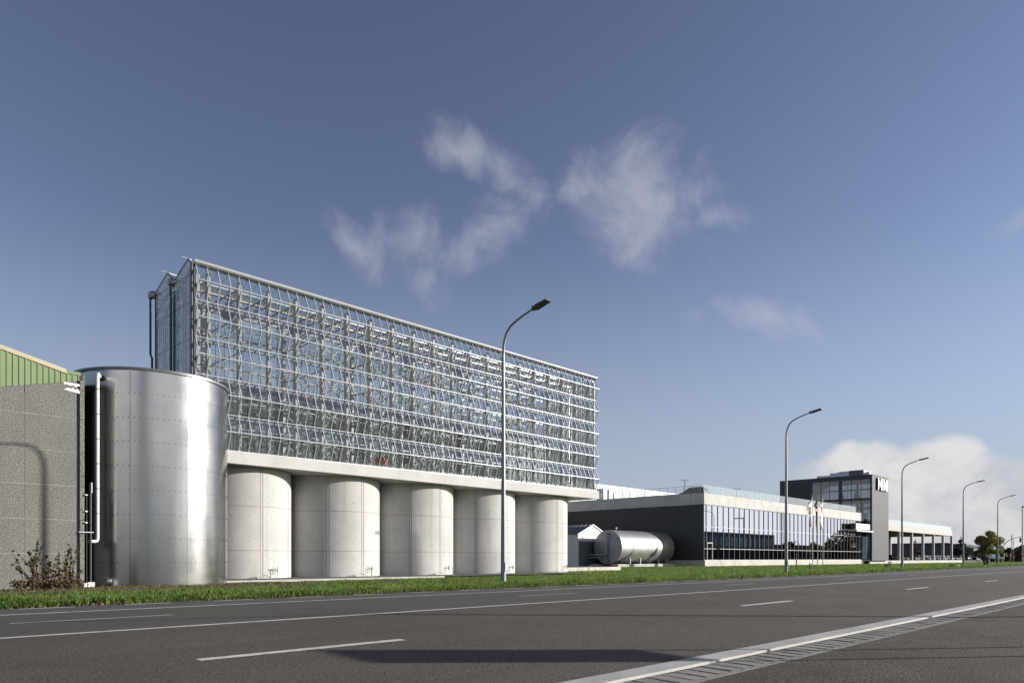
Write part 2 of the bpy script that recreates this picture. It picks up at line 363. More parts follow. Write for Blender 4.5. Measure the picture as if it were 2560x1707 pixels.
# ------------------------------------------------------------------ mesh builder
ORIGIN = {}
class MB:
    def __init__(s): s.v, s.f = [], []
    def add(s, vs, fs):
        k = len(s.v); s.v += [tuple(p) for p in vs]; s.f += [tuple(i + k for i in f) for f in fs]; return s
    def box(s, x0, x1, y0, y1, z0, z1):
        return s.add([(x0, y0, z0), (x1, y0, z0), (x1, y1, z0), (x0, y1, z0), (x0, y0, z1), (x1, y0, z1), (x1, y1, z1), (x0, y1, z1)],
                     [(0, 3, 2, 1), (4, 5, 6, 7), (0, 1, 5, 4), (1, 2, 6, 5), (2, 3, 7, 6), (3, 0, 4, 7)])
    def bar(s, p, q, w, h=None, up=(0, 0, 1)):
        """square bar from p to q, w wide across, h along 'up'"""
        h = h or w
        p, q = Vector(p), Vector(q); d = (q - p).normalized(); u = Vector(up)
        if abs(d.dot(u)) > .98: u = Vector((0, 1, 0))
        a = d.cross(u).normalized(); b = a.cross(d).normalized()
        a, b = a * w / 2, b * h / 2
        return s.add([p - a - b, p + a - b, p + a + b, p - a + b, q - a - b, q + a - b, q + a + b, q - a + b],
                     [(0, 1, 2, 3), (7, 6, 5, 4), (0, 4, 5, 1), (1, 5, 6, 2), (2, 6, 7, 3), (3, 7, 4, 0)])
    def tube(s, pts, rad, n=8, cap=True, twist=0.0):
        pts = [Vector(p) for p in pts]; rad = rad if isinstance(rad, (list, tuple)) else [rad] * len(pts)
        k = len(s.v); ref = None
        for i, p in enumerate(pts):
            d = (pts[min(i + 1, len(pts) - 1)] - pts[max(i - 1, 0)]).normalized()
            if ref is None: ref = Vector((1, 0, 0)) if abs(d.x) < .9 else Vector((0, 1, 0))
            a = (ref - d * ref.dot(d)).normalized(); b = d.cross(a); ref = a
            for j in range(n):
                t = 2 * PI * j / n + twist
                s.v.append(tuple(p + (a * math.cos(t) + b * math.sin(t)) * rad[i]))
        for i in range(len(pts) - 1):
            for j in range(n):
                s.f.append((k + i * n + j, k + i * n + (j + 1) % n, k + (i + 1) * n + (j + 1) % n, k + (i + 1) * n + j))
        if cap:
            s.f.append(tuple(k + j for j in reversed(range(n)))); s.f.append(tuple(k + (len(pts) - 1) * n + j for j in range(n)))
        return s
    def prism(s, poly, axis, a, b):
        """polygon extruded along axis from a to b; poly in the other two axes (x: (y,z), y: (x,z), z: (x,y))"""
        def P(u, v, w): return (w, u, v) if axis == 'x' else (u, w, v) if axis == 'y' else (u, v, w)
        n = len(poly)
        return s.add([P(u, v, a) for u, v in poly] + [P(u, v, b) for u, v in poly],
                     [tuple(reversed(range(n))), tuple(range(n, 2 * n))] + [(i, (i + 1) % n, n + (i + 1) % n, n + i) for i in range(n)])
    def ring(s, cx, cy, r0, r1, z0, z1, n=64, a0=0.0, a1=2 * PI):
        """wall of a cylinder between radii r0 < r1; a0..a1 an arc"""
        full = abs(a1 - a0 - 2 * PI) < 1e-6; m = n if full else n + 1; k = len(s.v)
        for j in range(m):
            t = a0 + (a1 - a0) * j / n; c, q = math.cos(t), math.sin(t)
            s.v += [(cx + r1 * c, cy + r1 * q, z0), (cx + r1 * c, cy + r1 * q, z1), (cx + r0 * c, cy + r0 * q, z1), (cx + r0 * c, cy + r0 * q, z0)]
        for j in range(n):
            a, b = k + j * 4, k + ((j + 1) % m) * 4
            for e in range(4): s.f.append((a + e, b + e, b + (e + 1) % 4, a + (e + 1) % 4))
        if not full: s.f.append((k, k + 1, k + 2, k + 3)); e = k + (m - 1) * 4; s.f.append((e + 3, e + 2, e + 1, e))
        return s
    def mesh(s, name, m, origin=(0, 0, 0), smooth=None):
        me = bpy.data.meshes.new(name)
        o = Vector(origin)
        me.from_pydata([tuple(Vector(p) - o) for p in s.v], [], s.f)
        me.materials.append(MAT[m]); me.validate(); me.update()
        if smooth is not None:
            me.polygons.foreach_set('use_smooth', [True] * len(me.polygons))
            me.set_sharp_from_angle(angle=math.radians(smooth))
        return me
    def build(s, name, m, parent=None, smooth=None, kind=None, label=None, origin=None):
        """ONE mesh object; world coordinates are made local to the thing it belongs to"""
        base = ORIGIN.get(parent.name, Vector((0, 0, 0))) if parent else Vector(origin or (0, 0, 0))
        ob = bpy.data.objects.new(name, s.mesh(name, m, base, smooth))
        col.objects.link(ob)
        if parent: ob.parent = parent
        else: ob.location = base
        ORIGIN[ob.name] = base
        if kind: ob['kind'] = kind
        if label: ob['label'] = label
        return ob
def thing(name, label, cat, loc=(0, 0, 0), group=None):
    o = bpy.data.objects.new(name, None); o.empty_display_size = .3
    o.location = loc; col.objects.link(o); ORIGIN[o.name] = Vector(loc)
    o['label'] = label; o['category'] = cat
    if group: o['group'] = group
    return o
def tag(o, label, cat, group=None):
    o['label'] = label; o['category'] = cat
    if group: o['group'] = group
    return o
def instance(name, me, parent, loc):
    o = bpy.data.objects.new(name, me); o.parent = parent; o.location = loc; col.objects.link(o); return o
def copy_tree(o, parent=None):
    c = o.copy(); col.objects.link(c)
    if parent: c.parent = parent
    for ch in list(o.children): copy_tree(ch, c)
    return c

# ------------------------------------------------------------------ ground, road, verge
def crown(Y): return -.165 if Y > 17.9 else -.024 * abs(Y - 11.02)
def verge_edge(X): return 20.35 if X < 55 else 20.35 + (X - 55) * .039 if X < 155 else 24.25
def ground_z(X, Y):
    e = verge_edge(X)
    P = [(e, -.175), (e + .25, -.10), (e + 1.3, -.015), (e + 5.5, -.035), (e + 9, -.13), (33.5, -.21), (36.5, -.21), (38.2, -.15), (46, -.15), (52, -.06), (60, -.05), (6000, -.05)]
    if Y <= e: return -.175
    for (a, za), (b, zb) in zip(P, P[1:]):
        if Y <= b: return za + (zb - za) * (Y - a) / (b - a)
    return -.05
def sheet(xs, rows):
    """grid over xs with rows of (Y or function of X, z or function of X, Y)"""
    b = MB()
    for x in xs:
        for y, z in rows:
            yy = y(x) if callable(y) else y
            b.v.append((x, yy, z(x, yy) if callable(z) else z))
    n = len(rows)
    for i in range(len(xs) - 1):
        for j in range(n - 1):
            b.f.append((i * n + j, (i + 1) * n + j, (i + 1) * n + j + 1, i * n + j + 1))
    return b
XS = [-4000, -600, -200, -60, -20, 0, 20, 40, 55, 75, 95, 115, 135, 155, 200, 300, 600, 1500, 6000]
gr = sheet(XS, [(verge_edge, ground_z)] + [((lambda x, k=k: verge_edge(x) + k), ground_z) for k in (.25, 1.3, 3, 5.5, 7, 9, 12)] + [(46, ground_z), (52, ground_z), (60, ground_z), (200, -.05), (1000, -.05), (7000, -.05)])
gr.build('ground', 'turf', kind='structure')
sheet(XS, [(-7000, -.3), (-400, -.3), (-30, -.28), (-9, -.21)]).build('ground', 'turf', kind='structure')
XR = [-600, -200, -60, -20, 0, 20, 40, 55, 75, 95, 115, 135, 155, 200, 300, 600, 1500]
road = sheet(XR, [(4.41, crown(4.41)), (7.0, crown(7.0)), (11.02, 0.0)]).build('road', 'asphalt_near', kind='structure')
sheet(XR, [(11.02, 0.0), (14.5, crown(14.5)), (18.05, -.166)]).build('far_carriageway', 'asphalt_far', road)
sheet(XR, [(18.05, -.166), (19.5, -.168), (lambda x: verge_edge(x) + .06, -.172)]).build('cycle_lane', 'asphalt_cycle', kind='structure')
sheet(XR, [(-9.05, -.205), (-3, -.20), (1, -.19), (3.57, -.184)]).build('shoulder', 'asphalt_coarse', kind='structure')
# painted markings, thin sheets 4 mm above the asphalt
def stripe(name, x0, x1, yc, w, wobble=.006):
    b = MB(); n = max(2, min(60, int((x1 - x0) / .8)))
    for i in range(n + 1):
        x = x0 + (x1 - x0) * i / n
        for s in (-1, 1):
            y = yc + s * w / 2 + random.uniform(-wobble, wobble)
            b.v.append((x, y, crown(y) + .004))
    for i in range(n): b.f.append((2 * i, 2 * i + 2, 2 * i + 3, 2 * i + 1))
    return b.build(name, 'paint', road)
stripe('centre_line', -200, 600, 11.02, .15)
stripe('edge_line', -200, 600, 18.05, .15)
for k in range(-1, 14): stripe('lane_dash', 3.3 + 12.42 * k, 3.3 + 12.42 * k + 2.72, 7.80, .15)
for k in range(-1, 14): stripe('lane_dash', 3.0 + 12.42 * k, 3.0 + 12.42 * k + 2.65, 14.53, .13)
cyc = bpy.data.objects['cycle_lane']
def cdash(x):
    b = MB(); y = 19.95
    b.add([(x, y - .08, -.1640), (x + 1.15, y - .08, -.1640), (x + 1.15, y + .08, -.1642), (x, y + .08, -.1642)], [(0, 1, 2, 3)])
    b.build('cycle_dash', 'paint', cyc)
for k in range(-2, 40): cdash(4.3 + 2.28 * k)
# near edge: concrete band, dark seam, gutter of grooved blocks
kb = sheet([-60 + 3 * i for i in range(90)], [(4.405, crown(4.41) - .02), (4.40, crown(4.41) + .008), (4.12, -.158), (4.115, -.19)]).build('kerb_band', 'kerb_concrete', kind='structure')
sheet(XR, [(4.14, -.19), (4.06, -.186), (4.02, -.196), (3.55, -.26)]).build('gutter_bed', 'dark_gap', kind='structure')
gutter = MB()
for i in range(-60, 300):
    x = i * .8
    gutter.box(x, x + .792, 3.57, 3.66, -.25, -.181)
gut = gutter.build('gutter', 'gutter_concrete', kind='structure')
PITCH = .262
gb = MB().add([(0, 3.662, -.25), (PITCH - .03, 3.662, -.25), (PITCH - .03, 4.04, -.25), (0, 4.04, -.25), (0, 3.662, -.182), (PITCH - .03, 3.662, -.188), (PITCH - .03, 4.04, -.176), (0, 4.04, -.170)],
              [(0, 3, 2, 1), (4, 5, 6, 7), (0, 1, 5, 4), (1, 2, 6, 5), (2, 3, 7, 6), (3, 0, 4, 7)]).mesh('gutter_block', 'gutter_concrete')
fill = MB()
for i in range(-30, 340):
    x = 3.0 + PITCH * i
    fill.box(x + PITCH - .031, x + PITCH + .001, 3.93, 4.04, -.25, -.178)
    if 0 <= i < 100: instance('gutter_block', gb, gut, (x, 0, random.uniform(-.004, .003)))
    else: fill.box(x, x + PITCH - .03, 3.662, 4.04, -.25, -.177)
fill.build('gutter_block_far', 'gutter_concrete', gut, kind='stuff')

# ground patches
def patch(name, m, pts, z, kind='structure'):
    b = MB(); n = len(pts)
    b.add([(x, y, (ground_z(x, y) + z)) for x, y in pts], [tuple(range(n))])
    return b.build(name, m, kind=kind)
soil_b = MB()
for i in range(17):
    for j in range(8):
        x = 4 + i; t_ = j / 7; y0_ = 24.3 + .5 * math.sin(i * 1.1) + max(0, x - 15) * 1.3; y_ = y0_ + (34.4 - y0_) * t_
        soil_b.v.append((x, y_, ground_z(x, y_) + .022))
        if i and j: soil_b.f.append(((i - 1) * 8 + j - 1, i * 8 + j - 1, i * 8 + j, (i - 1) * 8 + j))
soil_b.build('bare_soil', 'soil', kind='structure')
sheet([14.5 + i * 2 for i in range(16)], [(34.85, -.11), (36.5, -.11), (47, -.11)]).build('gravel', 'gravel', kind='structure')
MB().box(14.8, 30, 34.62, 34.86, -.3, -.07).build('concrete_kerb', 'kerb_concrete', kind='structure')
patch('apron', 'kerb_concrete', [(14.4, 33.3), (18.8, 33.9), (18.8, 34.62), (14.4, 34.62)], .06)

# ------------------------------------------------------------------ green gabled hall with exposed-aggregate panels (left edge)
HY, HX = 33.58, 9.37
hall = thing('industrial_hall', 'green corrugated gable hall over grey pebble-faced concrete panels, beside the upright steel tank', 'hall', (0, HY, 0))
hz = [-.2, 1.21, 2.58, 3.96, 5.34, 6.72]
def raked(x): return 7.60 + (x - 6.6) * .255
cols_x = [-16.6, -10.6, -4.6, 1.4, 7.43, 9.26]
MB().box(-16.6, HX - .12, HY + .012, HY + .25, -.3, 7.5).build('wall_core', 'mortar', hall)
for xa, xb in zip(cols_x, cols_x[1:]):
    for za, zb in zip(hz, hz[1:]):
        MB().box(xa + .012, xb - .012, HY, HY + .06, za + .012, zb - .012).build('panel', 'aggregate', hall)
    ra, rb = max(raked(xa), 7.1), max(raked(xb), 7.1)
    MB().prism([(xa + .012, 6.732), (xb - .012, 6.732), (xb - .012, rb), (xa + .012, ra)], 'y', HY, HY + .05).build('panel', 'aggregate', hall)
for za, zb in zip(hz + [7.9], hz[1:] + [7.9, 8.55]):
    if zb > za: MB().box(HX - .005, HX + .16, HY - .02, HY + .16, za + .01, zb - .008).build('corner_fin', 'aggregate_side', hall)
MB().box(HX - .02, HX + .06, HY + .16, HY + 14, -.3, 8.3).build('side_wall', 'dark_metal', hall)
MB().box(HX - .07, HX - .01, HY + .03, HY + .2, -.2, 8.2).build('corner_channel', 'black_plastic', hall)
def gtop(x): return 8.55 + (8.85 - x) * .235 if x < 8.85 else 8.5
rib = 0.205
for i in range(0, 72):
    x1 = HX - .03 - i * rib; x0 = x1 - rib
    zb0, zb1 = max(raked(x0), 6.9) - .02, max(raked(x1), 6.9) - .02
    b = MB()
    for (a, c, d) in ((x0, x0 + .155, .0), (x0 + .155, x1, .022)):
        za, zc = max(raked(a), 6.9) - .02, max(raked(c), 6.9) - .02
        b.prism([(a, za), (c - .002, zc), (c - .002, gtop(c)), (a, gtop(a))], 'y', HY - .02 - d, HY + .04)
    b.build('cladding_board', 'green_metal', hall)
MB().prism([(8.87, gtop(8.87)), (8.87, gtop(8.87) + .17), (-6, gtop(-6) + .17), (-6, gtop(-6))], 'y', HY - .06, HY + .1).build('verge_trim', 'beige_trim', hall)
MB().box(8.87, HX + .02, HY - .05, HY + .1, 8.50, 8.63).build('flashing', 'green_metal', hall)
MB().box(HX + .0, HX + .12, HY - .04, HY + 14, 8.32, 8.60).build('gutter', 'black_plastic', hall)
MB().add([(8.87, HY + .1, gtop(8.87) + .1), (8.87, HY + 14, gtop(8.87) + .1), (-6, HY + 14, gtop(-6) + .1), (-6, HY + .1, gtop(-6) + .1), (-20.9, HY + .1, 8.6), (-20.9, HY + 14, 8.6)],
         [(0, 1, 2, 3), (3, 2, 5, 4)]).build('roof', 'roof_slate', hall)
lx = at_y(180, HY)
for zt, up in ((z_of(957, lx, HY), 1), (z_of(976, lx, HY), 0)):      # flaked remains of two painted boards
    b = MB(); w = .30
    b.add([(lx - w, HY - .012, zt), (lx + w * .95, HY - .012, zt - .01), (lx + w * .95, HY - .012, zt - .08), (lx + .14, HY - .012, zt - .15), (lx + .05, HY - .012, zt - .09), (lx - .1, HY - .012, zt - .12), (lx - .17, HY - .012, zt - .08), (lx - w, HY - .012, zt - .10)] if up else
          [(lx - w, HY - .012, zt), (lx - .12, HY - .012, zt + .10), (lx - .06, HY - .012, zt + .05), (lx + .04, HY - .012, zt + .12), (lx + .1, HY - .012, zt + .04), (lx + .2, HY - .012, zt + .11), (lx + w, HY - .012, zt - .02), (lx + w, HY - .012, zt - .09)], [tuple(range(8))])
    b.build('paint_remnant', 'white_plastic', hall)

# ------------------------------------------------------------------ upright steel tank
TX, TY, TR, TZ0 = 13.12, 36.1, 3.296, -.226
TZ1 = 9.09
tank = thing('steel_tank', 'tall round stainless water tank of riveted sheets between grey hall and silos', 'tank', (TX, TY, TZ0))
rows, ncol = 9, 9
hrow = (TZ1 - TZ0) / rows
face = math.atan2(-TY, -TX)
a0 = face - math.radians(15.3)
for i in range(ncol):
    for j in range(rows):
        s0 = a0 + 2 * PI * i / ncol; s1 = s0 + 2 * PI / ncol
        lap = .006 if j % 2 else 0
        MB().ring(TX, TY, TR - .03, TR + lap * .3, TZ0 + j * hrow + .0004, TZ0 + (j + 1) * hrow - .0004, 14, s0 + .0012, s1 - .0012).build('sheet', 'stainless', tank, smooth=40)
MB().ring(TX, TY, TR - .06, TR - .012, TZ0, TZ1, 72).build('shell_core', 'stainless_rim', tank, smooth=40)
MB().ring(TX, TY, TR - .05, TR + .07, TZ1 - .02, TZ1 + .09, 72).ring(TX, TY, TR - .05, TR + .02, TZ1 - .03, TZ1, 72).build('rim', 'stainless_rim', tank, smooth=40)
MB().ring(TX, TY, 0.01, TR - .05, TZ1 - .12, TZ1 - .1, 48).build('roof', 'stainless_rim', tank)
bl = MB()
def bolt(t, z, r=.011):
    c, s = math.cos(t), math.sin(t)
    p = Vector((TX + TR * c, TY + TR * s, z)); q = p + Vector((c, s, 0)) * .016
    bl.tube([p, q], r, 5)
for j in range(1, rows):
    for k in range(0, 50):
        t = face - PI * .55 + 1.1 * PI * k / 50
        bolt(t, TZ0 + j * hrow + .03, .022)
for i in range(ncol):
    t = a0 + 2 * PI * i / ncol
    if abs((t - face + PI) % (2 * PI) - PI) > 1.75: continue
    z = TZ0 + .08
    while z < TZ1 - .1:
        bolt(t + .012, z, .019); z += .13
bl.build('bolt', 'bolt', tank, kind='stuff')
# overflow pipe down the tank
def tank_hit(px):
    r = (px - 1280) / FPX; d = Vector((CA + r * SA, SA - r * CA)).normalized(); c = Vector((TX, TY)); b = d.dot(c); q = b * b - (c.dot(c) - TR * TR)
    return d * (b - math.sqrt(max(q, 0)))
h = tank_hit(244); n = Vector((h.x - TX, h.y - TY)).normalized()
px_, py_ = at_y(244, 33.6), 33.6
pz1, pz0 = z_of(932, px_, py_), z_of(1353, px_, py_)
pipe = thing('overflow_pipe', 'slim white plastic overflow pipe running down the left face of the steel tank', 'pipe', (px_, py_, pz0))
tt = Vector((-n.y, n.x)) * (1 if -n.y > 0 else -1)
e = tank_hit(253); n = Vector((e.x - TX, e.y - TY)).normalized()
MB().tube([(e[0] + n.x * .05, e[1] + n.y * .05, pz1 - .04), (px_ + (e.x - px_) * .25, py_ + (e.y - py_) * .25, pz1), (px_ + .02, py_, pz1 - .03), (px_, py_, pz1 - .14), (px_, py_, pz0 + .1), (px_ - .03, py_, pz0 + .02), (px_ - .12, py_ - .01, pz0), (px_ - .33, py_ + .02, pz0)], .066, 10).build('pipe_run', 'white_plastic', pipe, smooth=50)
k = MB()
zz = pz1 - .7
while zz > pz0 + .3: k.tube([(px_, py_, zz), (px_, py_, zz + .035)], .074, 10); zz -= hrow
k.build('clamp', 'bolt', pipe)
MB().tube([(e[0] - n.x * .05, e[1] - n.y * .05, pz1 - .04), (e[0] + n.x * .06, e[1] + n.y * .06, pz1 - .04)], .13, 14).build('inlet_collar', 'black_plastic', pipe, smooth=40)
YP = 33.5
x1, x2 = at_y(226, YP), at_y(217.5, YP)
po = thing('pump_stand_pipe', 'pair of black standpipes with white couplings in the gap between hall and tank', 'pipe', (x1, YP, -.15))
MB().tube([(x1, YP, -.1), (x1, YP, z_of(1206, x1, YP))], .052, 10).build('main_pipe', 'black_plastic', po, smooth=50)
MB().tube([(x2, YP + .05, -.1), (x2, YP + .05, z_of(1238, x2, YP))], .024, 8).build('thin_pipe', 'black_plastic', po, smooth=50)
MB().tube([(x1 + .035, YP - .05, z_of(1232, x1, YP)), (x1 + .035, YP - .05, z_of(1206, x1, YP))], .022, 6).tube([(x2 - .3, YP, z_of(1330, x2, YP)), (x1 + .1, YP - .07, z_of(1330, x2, YP))], .02, 6).build('bracket', 'white_plastic', po)
c = MB()
for py in (1237, 1278, 1306, 1458): c.tube([(x2 - .07, YP, z_of(py, x2, YP)), (x2 + .02, YP, z_of(py, x2, YP))], .03, 8)
c.build('coupling', 'white_plastic', po, smooth=50)
MB().box(x1 - .13, x1 + .13, YP - .12, YP + .1, -.16, .03).box(x2 - .13, x2 + .06, YP - .1, YP + .1, -.16, .0).build('base_block', 'white_plastic', po)
h2 = tank_hit(276); n2 = Vector((h2.x - TX, h2.y - TY)).normalized()
va = thing('tank_valve', 'small outlet valve with black lever at the foot of the steel tank', 'valve', (h2.x, h2.y, .05))
MB().tube([(h2.x - n2.x * .02, h2.y - n2.y * .02, .06), (h2.x + n2.x * .14, h2.y + n2.y * .14, .06)], [.10, .10], 12).tube([(h2.x + n2.x * .14, h2.y + n2.y * .14, .06), (h2.x + n2.x * .24, h2.y + n2.y * .24, .06)], .055, 10).build('flange', 'galv_steel', va, smooth=40)
MB().bar((h2.x + n2.x * .18, h2.y + n2.y * .18, .1), (h2.x + n2.x * .18, h2.y + n2.y * .18, .2), .025).bar((h2.x + n2.x * .18 - .22, h2.y + n2.y * .18, .21), (h2.x + n2.x * .18 + .03, h2.y + n2.y * .18, .21), .03).build('lever', 'black_plastic', va)

# ------------------------------------------------------------------ concrete silos
SR, SYC, SZ0, SZ1 = 3.235, 41.9, -.16, 6.12
SX = [19.86, 26.35, 32.84, 39.32, 45.76]
strip_px = [654, 820, 1026, 1190, 1330]
silo_lab = ['concrete silo nearest the steel tank, first of the row under the glasshouse', 'concrete silo second from the steel tank, full width lit on its right', 'middle concrete silo of the five, third from the steel tank',
            'concrete silo standing behind the tall street lamp, fourth from the steel tank', 'concrete silo at the far end of the row, beside the low retaining wall']
def hit(px, cx, cy, R):
    r = (px - 1280) / FPX; d = Vector((CA + r * SA, SA - r * CA)).normalized(); c = Vector((cx, cy)); b = d.dot(c); q = b * b - (c.dot(c) - R * R)
    p = d * (b - math.sqrt(max(q, 0))); return math.atan2(p.y - cy, p.x - cx)
lifts = [SZ0, 1.46, 3.93, SZ1]
for i, sx in enumerate(SX):
    si = thing('concrete_silo', silo_lab[i], 'silo', (sx, SYC, SZ0), 'concrete silos carrying the glasshouse')
    MB().ring(sx, SYC, SR - .15, SR - .010, SZ0, SZ1, 72).build('core_wall', 'concrete_joint', si, smooth=40)
    b0 = hit(strip_px[i], sx, SYC, SR)
    holes = MB()
    for k in range(9):
        s0 = b0 + math.radians(1.6) + 2 * PI * k / 9; s1 = s0 + 2 * PI / 9 - math.radians(3.2)
        for za, zb in zip(lifts, lifts[1:]):
            MB().ring(sx, SYC, SR - .02, SR, za + .012, zb - .012, 12, s0, s1).build('wall_panel', 'concrete', si, smooth=40)
        MB().ring(sx, SYC, SR - .02, SR - .004, SZ0, SZ1, 2, s1 + .010, s1 + math.radians(3.2) - .010).build('joint_strip', 'concrete', si, smooth=40)
        for fr in (.27, .70):
            t = s0 + (s1 - s0) * fr
            for z in (.96, 1.96, 3.40, 4.43, 5.84):
                zt = z + random.uniform(-.03, .03); c_, s_ = math.cos(t), math.sin(t)
                holes.tube([(sx + (SR - .01) * c_, SYC + (SR - .01) * s_, zt), (sx + (SR + .003) * c_, SYC + (SR + .003) * s_, zt)], .026, 7)
    holes.build('tie_hole', 'tie_hole', si, kind='stuff')
    wx, wy = sx + 1.0, SYC - 3.20                                        # hand wheel on the silo wall
    ax = Vector((.86, -.5, 0)); side = Vector((.5, .86, 0)); wc = Vector((wx, wy - .09, .36))
    wh = MB()
    wh.tube([wc + (side * math.cos(t) + UP * math.sin(t)) * .165 for t in [2 * PI * q / 20 for q in range(21)]], .014, 5, False)
    for q in range(3):
        t = 2 * PI * q / 3 + .5; wh.bar(wc, wc + (side * math.cos(t) + UP * math.sin(t)) * .165, .02)
    wh.tube([wc - ax * .13, wc + ax * .02], .018, 6)
    wh.tube([wc - ax * .12, Vector((wx - .1, SYC - 3.07, .36))], .018, 6)
    wh.build('hand_wheel', 'black_plastic', si, smooth=50)
    hose = [(sx - .6 + q * .12, SYC - SR - .30 - .05 * math.sin(q), -.09 + .17 * math.sin(PI * q / 9) ** .7) for q in range(10)]
    MB().tube(hose, .022, 6).build('drain_loop', 'galv_steel', si, smooth=60)
    vx, vy = sx - .82, SYC - 5.55
    vp = thing('valve_post', ['slim valve post with black T-handle before the first silo from the tank', 'slim valve post with black T-handle before the second silo', 'slim valve post with black T-handle before the middle silo', 'slim valve post with black T-handle just right of the lamp pole foot', 'slim valve post with black T-handle before the last silo'][i], 'valve', (vx + (1.9 if i > 2 else 0.2), vy, -.15), 'valve posts along the silos')
    vx += 1.9 if i > 2 else .2
    MB().tube([(vx, vy, -.2), (vx, vy, .38)], .027, 8).build('post', 'galv_steel', vp, smooth=50)
    MB().bar((vx - .12, vy, .40), (vx + .12, vy, .40), .05).build('handle', 'black_plastic', vp)

# ------------------------------------------------------------------ glasshouse on the silos
GX0, NP, PW = 16.15, 59, .581
GX1 = GX0 + NP * PW
YI, YO, YB = 38.50, 38.12, 43.9
ZN = [16.45, 15.55, 14.60, 13.63, 12.66, 11.69, 10.72, 9.75, 8.78, 7.81, 6.85]
gh = thing('glasshouse', 'long zigzag-glazed vertical glasshouse standing on a concrete deck over the silos', 'greenhouse', (GX0, YI, 6.12))
MB().box(15.9, 50.35, 38.0, 45.6, 6.12, 6.78).build('deck_slab', 'concrete_slab', gh)
MB().box(GX0 - .02, GX1 + .02, 38.34, 38.56, 6.783, 6.86).build('base_rail', 'frame_alu', gh)
def nd(i): return (YI if i % 2 == 0 else YO), ZN[i]
# panes: one shared mesh per slope and row height; the 300 that show largest are parts, the rest one part
far_panes = MB(); count = 0
def pane_mb(i, x0):
    (ya, za), (yb, zb) = nd(i), nd(i + 1); e, t = .028, .008
    return MB().add([(x0 + e, ya, za - .03), (x0 + PW - e, ya, za - .03), (x0 + PW - e, yb, zb + .03), (x0 + e, yb, zb + .03), (x0 + e, ya + t, za - .03), (x0 + PW - e, ya + t, za - .03), (x0 + PW - e, yb + t, zb + .03), (x0 + e, yb + t, zb + .03)],
                    [(0, 3, 2, 1), (4, 5, 6, 7), (0, 1, 5, 4), (1, 2, 6, 5), (2, 3, 7, 6), (3, 0, 4, 7)])
for i in range(10):
    me = pane_mb(i, GX0).mesh('pane', 'green_glass', (GX0, YI, 6.12))
    for k in range(NP):
        if k < 30: instance('pane', me, gh, (k * PW, 0, 0))
        else:
            q = pane_mb(i, GX0 + k * PW); far_panes.add(q.v, q.f)
far_panes.build('far_pane', 'green_glass', gh, kind='stuff')
for k in range(NP + 1):
    b = MB(); x = GX0 + k * PW
    for i in range(10):
        (ya, za), (yb, zb) = nd(i), nd(i + 1)
        b.bar((x, ya - .012, za), (x, yb - .012, zb), .052, .060, (0, -1, 0))
    b.build('mullion', 'frame_alu', gh)
for i in range(1, 11):
    y, z = nd(i)
    b = MB()
    b.tube([(GX0 - .03, y - .02, z), (GX1 + .03, y - .02, z)], .036 if i % 2 else .030, 10)
    b.build('transom', 'frame_alu', gh, smooth=50)
    if i % 2 == 0 and i < 10: MB().box(GX0 + .05, GX1 - .05, y + .08, y + .24, z - .20, z - .05).build('girt', 'girt_paint', gh)
MB().prism([(YI - .12 - .13 * math.sin(PI * q / 14) , 16.40 + .13 * (1 - math.cos(PI * q / 14))) for q in range(15)] + [(YI + .14, 16.66), (YI + .14, 16.40)], 'x', GX0 - .12, GX1 + .06).build('front_gutter', 'gutter_metal', gh, smooth=40)
MB().box(GX0 - .06, GX1, YI - .262, YI - .24, 16.515, 16.535).build('gutter_lip', 'galv_steel', gh)
COLX = [GX0 + (k + .55) * PW for k in range(1, NP, 3)]
for ci, x in enumerate(COLX):
    MB().box(x - .09, x + .09, 38.92, 39.20, 6.78, 16.3).build('column', 'column_paint', gh)
    if ci % 3 == 1: MB().box(x - .10, x + .10, 43.55, 43.8, 6.78, 16.1).build('column', 'galv_steel', gh)
    b = MB()                                                        # lattice truss across the two spans
    for ya, yb in ((38.95, 41.1), (41.1, 43.7)):
        b.bar((x, ya, 15.95), (x, yb, 15.95), .07).bar((x, ya, 15.45), (x, yb, 15.45), .06)
        n_ = 5
        for q in range(n_):
            y0, y1 = ya + (yb - ya) * q / n_, ya + (yb - ya) * (q + 1) / n_
            b.bar((x, y0, 15.95 if q % 2 else 15.45), (x, y1, 15.45 if q % 2 else 15.95), .035)
    b.build('truss', 'galv_steel', gh)
    if ci % 3 == 1:
        b = MB()
        for z in (14.35, 12.4, 10.5, 8.55): b.bar((x, 38.95, z), (x, 43.6, z), .05, .06)
        b.build('cross_beam', 'galv_steel', gh)
for z in (14.15, 12.2, 10.3, 8.35):                                   # growing gutters and service rails along the house
    for y in (39.8, 42.3):
        MB().box(GX0 + .2, GX1 - .2, y - .03, y + .03, z, z + .04).build('growing_rail', 'galv_steel', gh)
    MB().box(GX0 + .2, GX1 - .2, 41.35, 41.39, z + .25, z + .28).build('pipe_rail', 'frame_white', gh)
br = MB()
for c_ in (4, 8, 9, 13, 17):
    xa, xb = COLX[c_], COLX[c_ + 1]
    for z0, z1 in ((6.9, 8.6), (8.7, 10.6), (10.6, 12.5), (12.5, 14.4), (14.4, 16.0)):
        for y in (39.25, 43.5):
            br.bar((xa, y, z0), (xb, y, z1), .055); br.bar((xa, y + .05, z1), (xb, y + .05, z0), .055)
br.build('cross_brace', 'column_paint', gh)
sc = MB()
for x in (COLX[1] - .2, COLX[3] + .6, COLX[6] + .5, COLX[8] + .5, COLX[11]):
    for q in range(7): sc.bar((x + q * .1, 39.4 + .05 * q, 15.3 - q * .16), (x + 1.2 + q * .05, 42.8, 15.6 - q * .16), .05)
    sc.tube([(x + .3, 40.4, 15.0), (x + .3, 40.9, 15.0)], .32, 10)
sc.build('circulation_fan', 'screen_dark', gh)
ht = MB()
